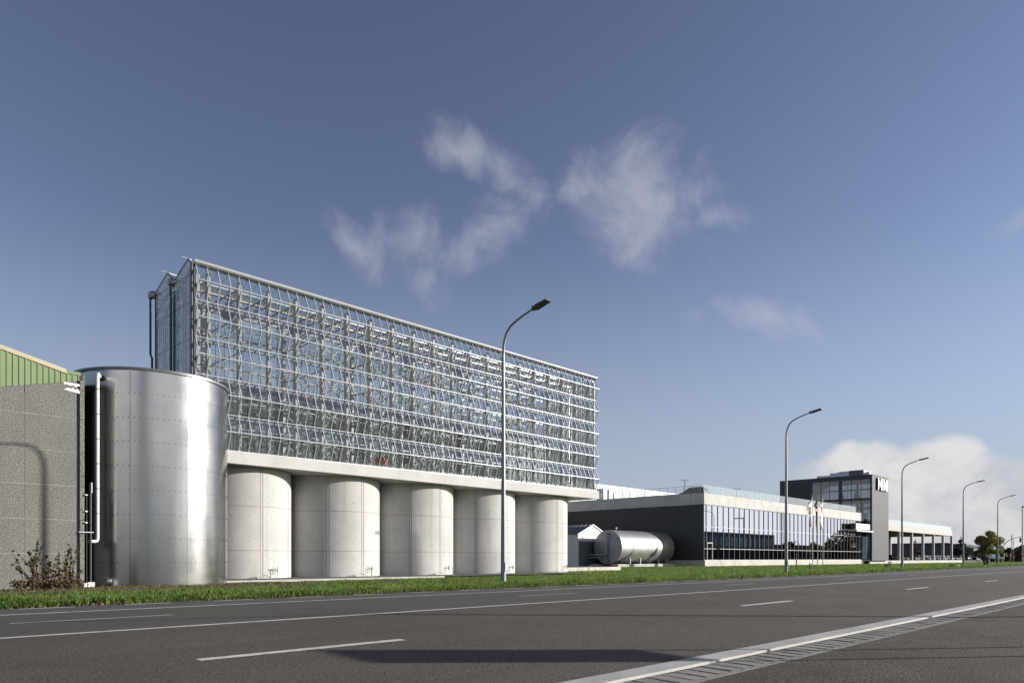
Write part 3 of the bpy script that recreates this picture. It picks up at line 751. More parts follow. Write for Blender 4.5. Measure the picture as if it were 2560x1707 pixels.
for x in (COLX[7] + .4, COLX[10] + .5, COLX[8] + .3): ht.tube([(x, 40.6, 6.8), (x, 40.6, 15.5)], .045, 6); ht.tube([(x + .7, 41.6, 6.8), (x + .7, 41.6, 15.5)], .06, 8)
ht.build('riser_pipe', 'frame_white', gh)
red = MB().box(28.6, 29.2, 39.5, 40.0, 7.15, 7.65).box(28.5, 29.6, 39.5, 40.1, 6.9, 6.98)
red.build('lift_truck', 'red_paint', gh)
# back wall: glazing bars, girts, panes in long strips
for z0, z1 in ((6.85, 8.8), (8.8, 10.75), (10.75, 12.7), (12.7, 14.6), (14.6, 16.1)):
    MB().box(GX0, GX1, YB, YB + .012, z0 + .02, z1 - .02).build('back_glazing', 'green_glass', gh)
    MB().box(GX0, GX1, YB - .05, YB + .05, z1 - .04, z1 + .04).build('back_girt', 'galv_steel', gh)
b = MB()
for k in range(0, NP + 1): b.box(GX0 + k * PW - .012, GX0 + k * PW + .012, YB - .03, YB + .03, 6.8, 16.1)
b.build('back_bar', 'galv_steel', gh)
MB().box(GX0 + .3, GX1 - .1, YB - .25, YB - .06, 11.55, 11.85).build('back_beam', 'dark_metal', gh)
# two-span pitched roof
spans = ((38.55, 39.4, 41.2), (41.2, 42.15, 43.95)); ZE, ZR = 16.28, 16.92
for ya, yr, yb in spans:
    rb = MB()
    for k in range(NP + 1):
        x = GX0 + k * PW
        rb.bar((x, ya, ZE), (x, yr, ZR), .02, .03).bar((x, yr, ZR), (x, yb, ZE), .02, .03)
    rb.bar((GX0, yr, ZR), (GX1, yr, ZR), .06)
    rb.build('roof_bars', 'frame_alu', gh)
    MB().add([(GX0, ya, ZE), (GX1, ya, ZE), (GX1, yr, ZR), (GX0, yr, ZR), (GX1, yb, ZE), (GX0, yb, ZE)], [(0, 1, 2, 3), (3, 2, 4, 5)]).build('roof_glazing', 'roof_glass', gh)
    MB().bar((GX0 - .35, yr, ZR + .05), (GX0 + 1.2, yr, ZR + .02), .03).build('ridge_cap', 'galv_steel', gh)
MB().box(GX0 - .25, GX1, 41.08, 41.32, 16.02, 16.26).build('valley_gutter', 'frame_white', gh)
MB().box(GX0 - .25, GX1, 43.88, 44.18, 15.98, 16.26).build('back_gutter', 'galv_steel', gh)
# end walls of narrow translucent sheets
for xe, s in ((GX0, -1), (GX1, 1)):
    for ya, yr, yb in spans:
        n_ = 9
        for q in range(n_):
            y0, y1 = ya + .16 + (yb - ya - .32) * q / n_, ya + .16 + (yb - ya - .32) * (q + 1) / n_
            def top(y): return ZE + (ZR - ZE) * ((y - ya) / (yr - ya) if y < yr else (yb - y) / (yb - yr))
            MB().prism([(y0 + .012, 6.8), (y1 - .012, 6.8), (y1 - .012, top(y1)), (y0 + .012, top(y0))], 'x', xe, xe + s * .02).build('end_sheet', 'end_panel', gh)
            MB().box(min(xe, xe + s * .035), max(xe, xe + s * .035), y0 - .011, y0 + .011, 6.8, top(y0)).build('end_bar', 'frame_alu', gh)
        b = MB()
        for z in (8.8, 10.75, 12.7, 14.6, 16.1): b.box(min(xe + .03, xe + .09), max(xe + .03, xe + .09), ya, yb, z - .04, z + .04)
        b.bar((xe, ya, ZE), (xe, yr, ZR + .02), .06).bar((xe, yr, ZR + .02), (xe, yb, ZE), .06)
        b.build('end_frame', 'dark_metal', gh)
    for y in (38.62, 41.2, 43.85): MB().box(xe - .05, xe + .07, y - .07, y + .07, 6.78, 16.2).build('end_post', 'dark_metal', gh)
for y, z1 in ((38.5, 16.35), (41.2, 16.0), (44.05, 15.98)):
    d = MB().tube([(GX0 - .2, y, 6.8), (GX0 - .2, y, z1)], .065, 8)
    if y > 43: d = MB().tube([(GX0 - .2, y + .12, z1), (GX0 - .2, y + .12, 12.75), (GX0 - .17, y - .05, 12.5), (GX0 - .17, y - .08, 6.8)], .065, 8)
    d.build('downpipe', 'dark_metal', gh, smooth=50)
MB().box(GX0 - .3, GX0 - .1, 43.75, 44.25, 15.95, 16.3).build('gutter_outlet', 'galv_steel', gh)
MB().box(GX0 - .3, GX0 - .06, 41.0, 41.4, 15.98, 16.3).build('gutter_outlet', 'galv_steel', gh)
MB().box(GX0 + .03, GX0 + .42, 38.93, 38.99, 6.8, 16.2).build('corner_panel', 'column_paint', gh)

# ------------------------------------------------------------------ buildings behind
wh = thing('warehouse', 'grey green ribbed warehouse close behind the glasshouse, seen through its lower panes', 'warehouse', (17, 46.5, 0))
MB().box(17, 55, 46.55, 52, -.1, 12.5).build('wall', 'hall_teal', wh)
b = MB()
for k in range(76): b.box(17 + k * .5, 17 + k * .5 + .07, 46.50, 46.55, -.1, 12.4)
b.build('rib', 'hall_teal', wh)
MB().box(17, 55, 46.42, 46.6, 11.7, 12.0).build('band', 'dark_metal', wh)
wb = thing('white_hall', 'long white hall of upright translucent panels behind the showroom roof', 'hall', (60, 80, 0))
MB().box(62, 152, 80.06, 100, -.1, 14.2).build('wall', 'white_cladding', wb)
for k in range(45):
    MB().box(62 + k * 2 + .03, 64 + k * 2 - .03, 80.0, 80.06, 7, 13.6).build('panel', 'pale_wall' if k % 3 else 'white_cladding', wb)
MB().box(61.9, 152.1, 79.9, 80.3, 13.6, 14.4).build('eaves', 'white_cladding', wb)

# ------------------------------------------------------------------ showroom with roof parking
CX, FY = 93.4, 52.0
TXW, TYF = 158.9, 50.5
sh = thing('car_showroom', 'long low car showroom with dark side wall, glass front and concrete parapet', 'showroom', (CX, FY, 0))
MB().box(CX + .12, TXW, FY + .35, 86, 0.0, .75).build('floor', 'interior_floor', sh)
MB().box(CX + .12, TXW + 10, FY + .30, 86, 8.9, 9.25).build('roof', 'interior_floor', sh)
MB().box(CX + .2, TXW, 64, 64.3, .75, 8.9).build('inner_wall', 'interior', sh)
MB().box(CX + .12, TXW, FY + 1.2, 64, 5.2, 5.45).build('gallery_floor', 'interior', sh)
for k in range(7): MB().box(98 + k * 9.3, 98.45 + k * 9.3, FY + 1.6, FY + 2.05, .75, 8.9).build('column', 'pale_wall', sh)
# left wall
MB().box(CX + .06, CX + .3, FY + .3, 86, .8, 8.72).build('side_wall', 'dark_cladding', sh)
y = FY + .02
while y < 85:
    MB().box(CX, CX + .06, y + .012, min(y + 1.0, 86) - .012, .8, 8.70).build('cladding_panel', 'dark_cladding', sh); y += 1.0
MB().box(CX - .02, CX + .4, FY + .0, 86, -.3, .78).build('side_plinth', 'concrete_grey', sh)
js = [FY + .45, 60.45, 66.25, 71.97, 77.5, 86]
for a_, b_ in zip([FY - .03] + js, js): MB().box(CX - .03, CX + .25, a_ + .008, b_ - .008, 8.72, 10.33).build('parapet_panel', 'concrete_grey', sh)
MB().box(CX - .06, CX + .28, FY - .06, 86, 10.33, 10.38).build('coping', 'galv_steel', sh)
# front: parapet, plinth, glazing grid
fx = [CX + .251, 104.6, 115, 125.5, 136, 146.5, TXW - .2]
for a_, b_ in zip(fx, fx[1:]):
    MB().box(a_ + .008, b_ - .008, FY - .03, FY + .25, 8.72, 10.33).build('parapet_panel', 'concrete_grey', sh)
    MB().box(a_ - .2, b_ - .215, FY - .12, FY + .3, -.3, .80).build('plinth_block', 'concrete_stained', sh)
PX0, PWD = 94.13, 1.675
npn = int((TXW - .2 - PX0) / PWD)
ZR3 = [(.86, 2.40, 'show_glass_low'), (2.46, 5.52, 'show_glass'), (5.56, 8.62, 'show_glass')]
door_k = 0
for j, (za, zb, mm) in enumerate(ZR3):
    me = MB().box(.045, PWD - .045, .10, .125, za, zb).mesh('pane', mm)
    for k in range(npn):
        instance('pane', me, sh, (PX0 + k * PWD - CX, 0, 0))
MB().box(CX + .05, PX0 - .045, FY + .10, FY + .125, .86, 8.62).build('pane', 'show_glass', sh)
for k in range(npn + 1): MB().box(PX0 + k * PWD - .036, PX0 + k * PWD + .036, FY + .02, FY + .16, .8, 8.70).build('mullion', 'dark_frame', sh)
for z, mm in ((2.43, 'galv_steel'), (5.54, 'grey_print'), (.82, 'galv_steel'), (8.66, 'dark_frame')):
    MB().box(CX + .02, PX0 + npn * PWD, FY + .0, FY + .13, z - .035, z + .035).build('transom', mm, sh)
dx0, dx1 = PX0 + .06, PX0 + PWD - .06
MB().box(dx0, dx0 + .09, FY - .05, FY + .1, .8, 3.2).box(dx1 - .09, dx1, FY - .05, FY + .1, .8, 3.2).box(dx0, dx1, FY - .05, FY + .1, 3.2, 3.32).build('door_frame', 'galv_steel', sh)
# railings of the roof deck
for k in range(24):
    y = 52.58 + 1.345 * k
    MB().box(CX + .02, CX + .07, y - .03, y + .03, 10.38, 11.45).build('rail_post', 'dark_metal', sh)
    MB().box(CX + .04, CX + .052, y + .05, y + 1.295, 10.48, 11.38).build('rail_pane', 'clear_rail', sh)
MB().box(CX + .03, CX + .06, 52.58, 84, 11.42, 11.45).build('hand_rail', 'dark_metal', sh)
rme = MB().box(.03, 1.225, .06, .078, 10.40, 11.46).mesh('rail_pane', 'rail_glass'); nrail = int((TXW - 4 - CX) / 1.255)
pm = MB().box(-.02, .02, .05, .10, 10.36, 11.46).mesh('rail_post', 'galv_steel')
for k in range(nrail): instance('rail_pane', rme, sh, (.02 + k * 1.255, 0, 0)); instance('rail_post', pm, sh, (.02 + k * 1.255, 0, 0))
# sign box and canopy at the right end of the front
sg = thing('sign_box', 'white box sign with round emblem, mounted on the showroom parapet by the tower', 'sign', (150.4, 50.9, 6.7))
MB().box(150.45, 158.4, 50.72, FY - .12, 6.85, 7.98).build('sign_body', 'letter_white', sg)
MB().box(150.40, 150.45, 50.75, FY - .1, 6.85, 7.98).build('sign_side', 'dark_metal', sg)
MB().box(149.3, 158.9, 50.2, FY - .12, 6.42, 6.62).build('canopy', 'white_plastic', sg)
MB().box(149.3, 158.9, 50.3, FY - .12, 6.30, 6.42).build('canopy_soffit', 'dark_metal', sg)
MB().tube([(151.5 + .30 * math.cos(2 * PI * q / 20), 50.70, 7.42 + .30 * math.sin(2 * PI * q / 20)) for q in range(21)], .05, 5, False).build('emblem', 'grey_print', sg)
for q in range(8): MB().box(153.0 + q * .5, 153.36 + q * .5, 50.70, 50.72, 7.2 + .05 * (q % 2), 7.62).build('faded_letter', 'grey_print', sg)

# ------------------------------------------------------------------ tower
TX1, TYB, TZT = 169.4, 69.8, 18.3
tw = thing('glass_tower', 'tall dark glass tower with grey ribbed end wall at the far end of the showroom', 'tower', (TXW, TYF, 0))
nb = 10; wv = (TX1 - TXW - .06) / nb
for k in range(nb):
    for za, zb in ((.7, 7.62), (7.66, 18.12)):
        MB().box(TXW + .04 + k * wv + .012, TXW + .04 + (k + 1) * wv - .012, TYF - .05, TYF, za, zb).build('cladding_panel', 'tower_cladding', tw)
MB().box(TXW + .02, TX1, TYF, TYF + .3, .6, 18.2).build('front_wall', 'tower_dark', tw)
MB().box(TXW - .02, TX1 + .05, TYF - .08, TYF + .3, 18.12, 18.32).build('coping', 'tower_cladding', tw)
MB().box(TXW - .04, TX1, TYF + .3, TYB, 17.35, 18.28).build('roof_band', 'tower_dark', tw)
MB().box(TXW, TX1, TYB - .3, TYB, .6, 17.4).build('back_wall', 'tower_dark', tw)
MB().box(TXW, TX1, TYF + .3, TYB - .3, 13.06, 13.50).build('floor_slab', 'tower_dark', tw)
MB().box(TXW, TX1, TYF + .3, TYB - .3, 7.2, 7.75).build('floor_slab', 'tower_dark', tw)
MB().box(TXW, TX1, 62.75, TYB - .3, 7.8, 17.4).build('core_block', 'tower_dark', tw)
for k, y in enumerate((62.9, 65.1, 67.15, 68.2)): MB().box(TXW - .03, TXW, y + .02, y + (2.0 if k < 2 else 1.0), 10, 17.2).build('blind_panel', 'dark_cladding', tw)
for x in (TXW - .05, TX1 - .25):
    for y, w in ((TYF + .02, .32), (56.42, .62), (62.6, .5)): MB().box(x, x + .3, y, y + w, .6, 17.4).build('pillar', 'tower_dark', tw)
    for y in (52.61, 54.54, 58.92, 60.83): MB().box(x + .05, x + .16, y - .05, y + .05, .7, 17.4).build('mullion', 'dark_frame', tw)
for xx in (TXW + .02, TX1 - .12):
    ys = [50.84, 52.61, 54.54, 56.42, 57.04, 58.92, 60.83, 62.6]
    for a_, b_ in zip(ys, ys[1:]):
        if b_ - a_ < 1: continue
        for za, zb in ((.8, 7.2), (7.75, 13.06), (13.50, 17.35)):
            MB().box(xx, xx + .025, a_ + .05, b_ - .05, za, zb).build('pane', 'tower_glass', tw)
for yc in (52.3, 56.0, 59.3):                                        # slanted steel frames seen inside the top floor
    MB().prism([(yc - .9, 13.5), (yc + .9, 13.5), (yc + .18, 15.9), (yc - .18, 15.9)], 'x', 166.5, 166.7).build('slanted_frame', 'interior', tw)
MB().box(166.4, 166.7, TYF + .3, 62.6, 15.75, 16.1).box(166.4, 166.7, TYF + .3, 62.6, 11.6, 12.1).build('inner_beam', 'interior', tw)
MB().box(164, 164.5, 53.9, 54.5, 7.7, 13.1).build('inner_column', 'interior', tw)
# raised letters
def letter(ch, x0, w, z0, hgt, y0, y1):
    t = .42; b = MB()
    def slab(poly): b.prism(poly, 'y', y0, y1)
    if ch == 'I': slab([(x0, z0), (x0 + t, z0), (x0 + t, z0 + hgt), (x0, z0 + hgt)])
    else:
        slab([(x0, z0), (x0 + t, z0), (x0 + t, z0 + hgt), (x0, z0 + hgt)]); slab([(x0 + w - t, z0), (x0 + w, z0), (x0 + w, z0 + hgt), (x0 + w - t, z0 + hgt)])
        if ch == 'N': slab([(x0 + t + .001, z0 + hgt), (x0 + t + .001, z0 + hgt * .62), (x0 + w - t - .001, z0), (x0 + w - t - .001, z0 + hgt * .38)])
        if ch == 'M':
            m_ = x0 + w / 2
            slab([(x0 + t + .001, z0 + hgt), (x0 + t + .001, z0 + hgt * .70), (m_ - .001, z0 + hgt * .18), (m_ - .001, z0 + hgt * .42)])
            slab([(x0 + w - t - .001, z0 + hgt * .70), (x0 + w - t - .001, z0 + hgt), (m_ + .001, z0 + hgt * .42), (m_ + .001, z0 + hgt * .18)])
    return b
lt = thing('letter_sign', 'raised white capital letters MINI high on the grey end of the glass tower', 'sign', (161.5, TYF - .1, 15.2))
for ch, x0, w in (('M', 161.45, 2.2), ('I', 164.1, .5), ('N', 165.0, 1.75), ('I', 167.2, .5)):
    lo = letter(ch, x0, w, 15.25, 2.45, TYF - .42, TYF - .06).build('letter', 'black_plastic', lt)
    letter(ch, x0, w, 15.25, 2.45, TYF - .46, TYF - .422).build('letter_face', 'letter_white', lo)
# machines on the tower roof
hv = thing('roof_ventilation_unit', 'stepped grey ventilation unit and ducts on the roof of the glass tower', 'ventilation unit', (161, 56, 18.3))
MB().box(160.6, 162.5, 59.55, 62.3, 18.28, 18.88).build('low_duct', 'hvac_light', hv)
MB().prism([(55.6, 18.28), (59.5, 18.28), (59.5, 19.3), (58.1, 19.3), (57.5, 19.48), (55.6, 19.48)], 'x', 160.6, 162.8).build('light_section', 'hvac_light', hv)
MB().box(160.6, 163.2, 52.72, 55.55, 18.28, 19.54).build('dark_section', 'hvac_dark', hv)
MB().box(160.61, 163.2, 52.60, 52.715, 18.28, 19.52).build('end_plate', 'letter_white', hv)
MB().box(161, 162, 51.6, 52.4, 18.32, 19.1).build('small_cowl', 'hvac_light', hv)

# ------------------------------------------------------------------ open car shelter right of the tower
cs = thing('car_shelter', 'open concrete parking shelter with slim columns over rows of dark cars', 'shelter', (TX1, 51.5, 0))
scx = [180.95, 190.6, 199.9, 209.2, 218.4, 227.15]
MB().box(TX1, 262, 51.3, 100, -.3, .55).build('deck', 'asphalt_far', cs)
edges = [TX1 + .05] + scx
for a_, b_ in zip(edges, edges[1:]):
    MB().box(a_ + .02, b_ - .02, 51.5, 51.9, 7.2, 8.60).build('edge_beam', 'pale_concrete', cs)
MB().box(TX1, 227.3, 51.9, 68, 7.9, 8.4).build('roof_slab', 'concrete_grey', cs)
for x in scx:
    MB().box(x - .22, x + .22, 51.46, 52.0, .5, 7.2).build('column', 'pale_concrete', cs)
    MB().box(x - .25, x + .25, 52.0, 67.6, 7.2, 7.9).build('rib_beam', 'concrete_grey', cs)
for x in (173.5, 183, 192.5, 202, 211.5, 221, 227): MB().box(x - .3, x + .3, 66.9, 68.0, .5, 7.9).build('rear_column', 'concrete_grey', cs)
MB().box(TX1, 227.3, 67.6, 68.0, 7.0, 7.9).build('rear_beam', 'concrete_grey', cs)
MB().box(176, 178.2, 64, 66, .5, 7.9).build('stair_core', 'interior', cs)
wl_x = TX1 - 12.5
for k in range(13): MB().box(159.2 + k * 5.9, 159.2 + (k + 1) * 5.9 - .03, 51.0, 51.28, -.3, .62).build('wall_block', 'pale_concrete', cs)
rp = MB().box(.03, 1.17, .02, .04, 8.62, 9.66).mesh('rail_pane', 'rail_glass')
for k in range(47): instance('rail_pane', rp, cs, (k * 1.22, .2, 0))

# ------------------------------------------------------------------ street lamps
lamp_h = [(0, 9.9), (.02, 10.25), (.09, 10.55), (.22, 10.82), (.44, 11.03), (.80, 11.19), (1.2, 11.32), (1.68, 11.45)]
def lamp(x, y, label, sc=1.0, arm=-1, group='curved street lamps along the road'):
    t = thing('street_lamp', label, 'street lamp', (x, y, ground_z(x, y) - .02 if y > 0 else -.25), group)
    z0 = t.location.z
    MB().tube([(x, y, z0), (x, y, 3.0), (x, y, 9.85 * sc)], [.125, .105, .062], 8, True, PI / 8).build('pole', 'lamp_pole', t)
    MB().tube([(x, y + arm * a_, 9.8 * sc + (b_ - 9.9)) for a_, b_ in lamp_h], [.060, .058, .056, .054, .05, .046, .043, .038], 8).build('arm', 'lamp_pole', t, smooth=60)
    yh, zh = y + arm * 1.66, 9.8 * sc + 1.55
    MB().add([(x - .05, yh, zh - .05), (x + .05, yh, zh - .05), (x + .19, yh + arm * .22, zh - .02), (x + .17, yh + arm * .92, zh + .14), (x - .17, yh + arm * .92, zh + .14), (x - .19, yh + arm * .22, zh - .02),
              (x - .04, yh, zh + .06), (x + .04, yh, zh + .06), (x + .15, yh + arm * .25, zh + .10), (x + .14, yh + arm * .90, zh + .21), (x - .14, yh + arm * .90, zh + .21), (x - .15, yh + arm * .25, zh + .10)],
             [(0, 5, 4, 3, 2, 1), (6, 7, 8, 9, 10, 11), (0, 1, 7, 6), (1, 2, 8, 7), (2, 3, 9, 8), (3, 4, 10, 9), (4, 5, 11, 10), (5, 0, 6, 11)]).build('lamp_head', 'lamp_head', t)
    MB().box(x - .03, x + .03, min(yh + arm * .02, yh + arm * .09), max(yh + arm * .02, yh + arm * .09), zh + .07, zh + .16).build('sensor', 'lamp_head', t)
    MB().box(x - .02, x + .02, y - .135, y - .10, .45, .85).build('service_door', 'galv_steel', t)
    return t
lamp(22.5, 22.12, 'nearest curved street lamp, standing before the fourth silo')
lamp(52.12, 22.42, 'curved street lamp standing in front of the showroom glass front')
lamp(85.0, 23.98, 'curved street lamp just right of the glass tower, before the parking shelter')
lamp(114.6, 24.68, 'curved street lamp by the low black inspection box, right of the shelter')
lamp(144.5, 26.1, 'farthest curved street lamp, right of the yellow green tree')
lamp(28.9, -5.8, 'curved street lamp beside the near shoulder, casting a thin shadow across the road', 1.0, 1)
lamp(60.0, -6.0, 'second curved street lamp beside the near shoulder, farther along the road', 1.0, 1)
X6, Y6 = at_d(2556, 133)
t = thing('street_lamp', 'straight dark lamp column with short flat arm at the right picture edge', 'street lamp', (X6, Y6, -.1))
MB().tube([(X6, Y6, -.1), (X6, Y6, 10.4)], [.12, .08], 8).build('pole', 'lamp_pole', t)
MB().box(X6 - .2, X6 + .2, Y6 - 2.3, Y6 + .1, 10.35, 10.55).build('lamp_head', 'lamp_head', t)
# two-post road sign off to the right whose shadow lies across the lane
su = Vector((math.cos(SUN_AZ), math.sin(SUN_AZ))); bx, by = 7.95 + su.x * 6.6, 4.42 + su.y * 6.6
t = thing('road_sign', 'upright rectangular road sign on two posts beside the near shoulder', 'sign', (bx, by, -.2))
MB().box(bx - .02, bx + .02, by - .62, by + .62, 1.85, 3.02).build('sign_panel', 'galv_steel', t)
for s in (-.53, .53): MB().tube([(bx + .04, by + s, -.25), (bx + .04, by + s, 3.02)], .032, 8).build('post', 'galv_steel', t)

# ------------------------------------------------------------------ horizontal tank, shed, retaining wall
HYC, HR, HX0, HX1, HZ = 58.1, 2.28, 78.9, 91.8, 2.55
ht = thing('buffer_tank', 'fat horizontal silver storage tank with piped round end, lying by the dark showroom wall', 'tank', (85, HYC, 0))
nseg = 9
for k in range(nseg):
    xa, xb = HX0 + (HX1 - HX0) * k / nseg, HX0 + (HX1 - HX0) * (k + 1) / nseg
    pts = [(xa + .012, HYC, HZ), (xb - .012, HYC, HZ)]
    MB().tube(pts, HR, 56, False).build('jacket_sheet', 'tank_alu', ht, smooth=40)
MB().tube([(HX0 + .02, HYC, HZ), (HX1, HYC, HZ)], HR - .02, 40).build('inner_shell', 'dark_metal', ht, smooth=40)
for q in range(12):
    a_, b_ = 2 * PI * q / 12 + .004, 2 * PI * (q + 1) / 12 - .004
    arc = [a_ + (b_ - a_) * i / 4 for i in range(5)]
    MB().add([(HX0 - .16, HYC, HZ)] + [(HX0 - .0, HYC + (HR - .005) * math.cos(t_), HZ + (HR - .005) * math.sin(t_)) for t_ in arc], [(0,) + (i + 1, i + 2) for i in range(4)]).build('end_plate', 'tank_alu', ht)
yc = HYC - .05
MB().tube([(HX0 - .05, yc, HZ + 1.75), (HX0 - .35, yc, HZ + 1.75), (HX0 - .42, yc, HZ + 1.6), (HX0 - .42, yc, HZ - .8), (HX0 - .45, yc + .1, HZ - .98), (HX0 - .5, yc + .3, HZ - 1.05), (HX0 - .6, yc + 3.3, HZ - 1.05)], .125, 10).build('feed_pipe', 'galv_steel', ht, smooth=50)
MB().tube([(HX0 - .05, yc, HZ - 1.95), (HX0 - .3, yc, HZ - 1.95), (HX0 - .38, yc, HZ - 1.8), (HX0 - .42, yc + .1, HZ - 1.5), (HX0 - .5, yc + .35, HZ - 1.4), (HX0 - .6, yc + 3.3, HZ - 1.4)], .10, 10).build('return_pipe', 'galv_steel', ht, smooth=50)
MB().tube([(HX0 + 1.9, HYC, HZ + HR - .05), (HX0 + 1.9, HYC, HZ + HR + .28)], .05, 8).box(HX0 + 1.75, HX0 + 2.1, HYC - .05, HYC + .05, HZ + HR + .28, HZ + HR + .36).build('vent', 'galv_steel', ht)
for x in (81.6, 84.0, 86.3, 88.6, 90.8): MB().box(x - .06, x + .06, HYC - 1.75, HYC - 1.5, .3, 1.45).box(x - .06, x + .06, HYC + 1.5, HYC + 1.75, .3, 1.45).build('leg', 'frame_white', ht)
MB().box(78.0, 91.9, HYC - 2.3, HYC - 1.2, -.2, .30).box(78, 91.9, HYC + 1.2, HYC + 2.3, -.2, .30).build('plinth_beam', 'kerb_concrete', ht)
SHX, SHY = 76.2, 61.0
sd = thing('shed', 'small pale shed with dark ribbed pitched roof behind the buffer tank', 'shed', (SHX, SHY, 0))
zE, zA, w2 = 4.24, 5.56, 3.2
MB().prism([(SHX, -.1), (SHX + 2 * w2, -.1), (SHX + 2 * w2, zE), (SHX + w2, zA), (SHX, zE)], 'y', SHY, 79).build('wall', 'shed_wall', sd)
MB().bar((SHX - .12, SHY - .06, zE), (SHX + w2, SHY - .06, zA + .06), .12, .16, (0, 0, 1)).bar((SHX + w2, SHY - .06, zA + .06), (SHX + 2 * w2 + .12, SHY - .06, zE), .12, .16, (0, 0, 1)).build('verge_board', 'white_cladding', sd)
MB().box(SHX + .12, SHX + 6.2, SHY - .04, SHY, .0, 3.37).build('door', 'panel_blue', sd)  # dark blue-grey panel over the lower part of the gable
b = MB()
b.add([(SHX - .15, SHY, zE), (SHX + w2, SHY, zA + .08), (SHX + w2, 79, zA + .08), (SHX - .15, 79, zE)], [(0, 1, 2, 3)])
b.add([(SHX + 2 * w2 + .15, SHY, zE), (SHX + w2, SHY, zA + .08), (SHX + w2, 79, zA + .08), (SHX + 2 * w2 + .15, 79, zE)], [(0, 3, 2, 1)])
b.build('roof', 'roof_slate', sd)
for k in range(26): MB().bar((SHX - .12, SHY + .35 + k * .68, zE + .05), (SHX + w2, SHY + .35 + k * .68, zA + .12), .07, .06).build('roof_seam', 'roof_slate', sd)
pf = thing('retaining_wall', 'low stained concrete retaining wall between the last silo and the buffer tank', 'wall', (50, 41.6, 0))
MB().box(45, 58.6, 41.6, 41.9, -.3, .22).build('wall_face', 'concrete_stained', pf)
MB().box(58.3, 58.6, 41.9, 54, -.3, .22).build('wall_return', 'concrete_stained', pf)
MB().box(45, 58.3, 41.9, 60, -.3, .16).build('platform', 'gravel', pf)
# roof plant of the showroom, its parked cars and double lamps
for i, px in enumerate((1500, 1514, 1527)):
    X_ = 100.0 + i * 1.5; Y_ = at_x(px, X_)
    zt = z_of((1221, 1224, 1232)[i], X_, Y_); w = .75
    t = thing('roof_unit', ['boxy pale roof unit nearest the glasshouse end, with sloped intake', 'second boxy roof unit with sloped intake, beside the first', 'smallest roof unit with sloped intake, farthest from the glasshouse'][i], 'roof unit', (X_, Y_, 9.25), 'cooling units on the showroom roof')
    MB().prism([(Y_ - w, 9.25), (Y_ + w, 9.25), (Y_ + w, zt), (Y_ - w, zt)], 'x', X_, X_ + 1.0).build('housing', 'unit_grey', t)
    MB().prism([(Y_ - w - .7, 9.6), (Y_ - w, 9.4), (Y_ - w, 10.6), (Y_ - w - .1, 10.6)], 'x', X_ + .05, X_ + .95).build('sloped_hood', 'white_cladding', t)
for i, (px, py, Y_) in enumerate(((1712, 1200, 58.0), (1842, 1222, 57.0))):
    X_ = at_y(px, Y_); zt = z_of(py, X_, Y_)
    t = thing('deck_lamp', ['double headed lamp above the parked car on the showroom roof', 'double headed lamp peeping over the glass rail of the showroom roof'][i], 'lamp', (X_, Y_, 9.25), 'twin lamps on the roof deck')
    MB().tube([(X_, Y_, 9.25), (X_, Y_, zt)], .05, 8).build('pole', 'dark_metal', t)
    for s in (-1, 1):
        MB().bar((X_ + s * .08, Y_ - s * .08, zt - .08), (X_ + s * .42, Y_ - s * .42, zt + .12), .16, .06).build('lamp_head', 'lamp_head', t)

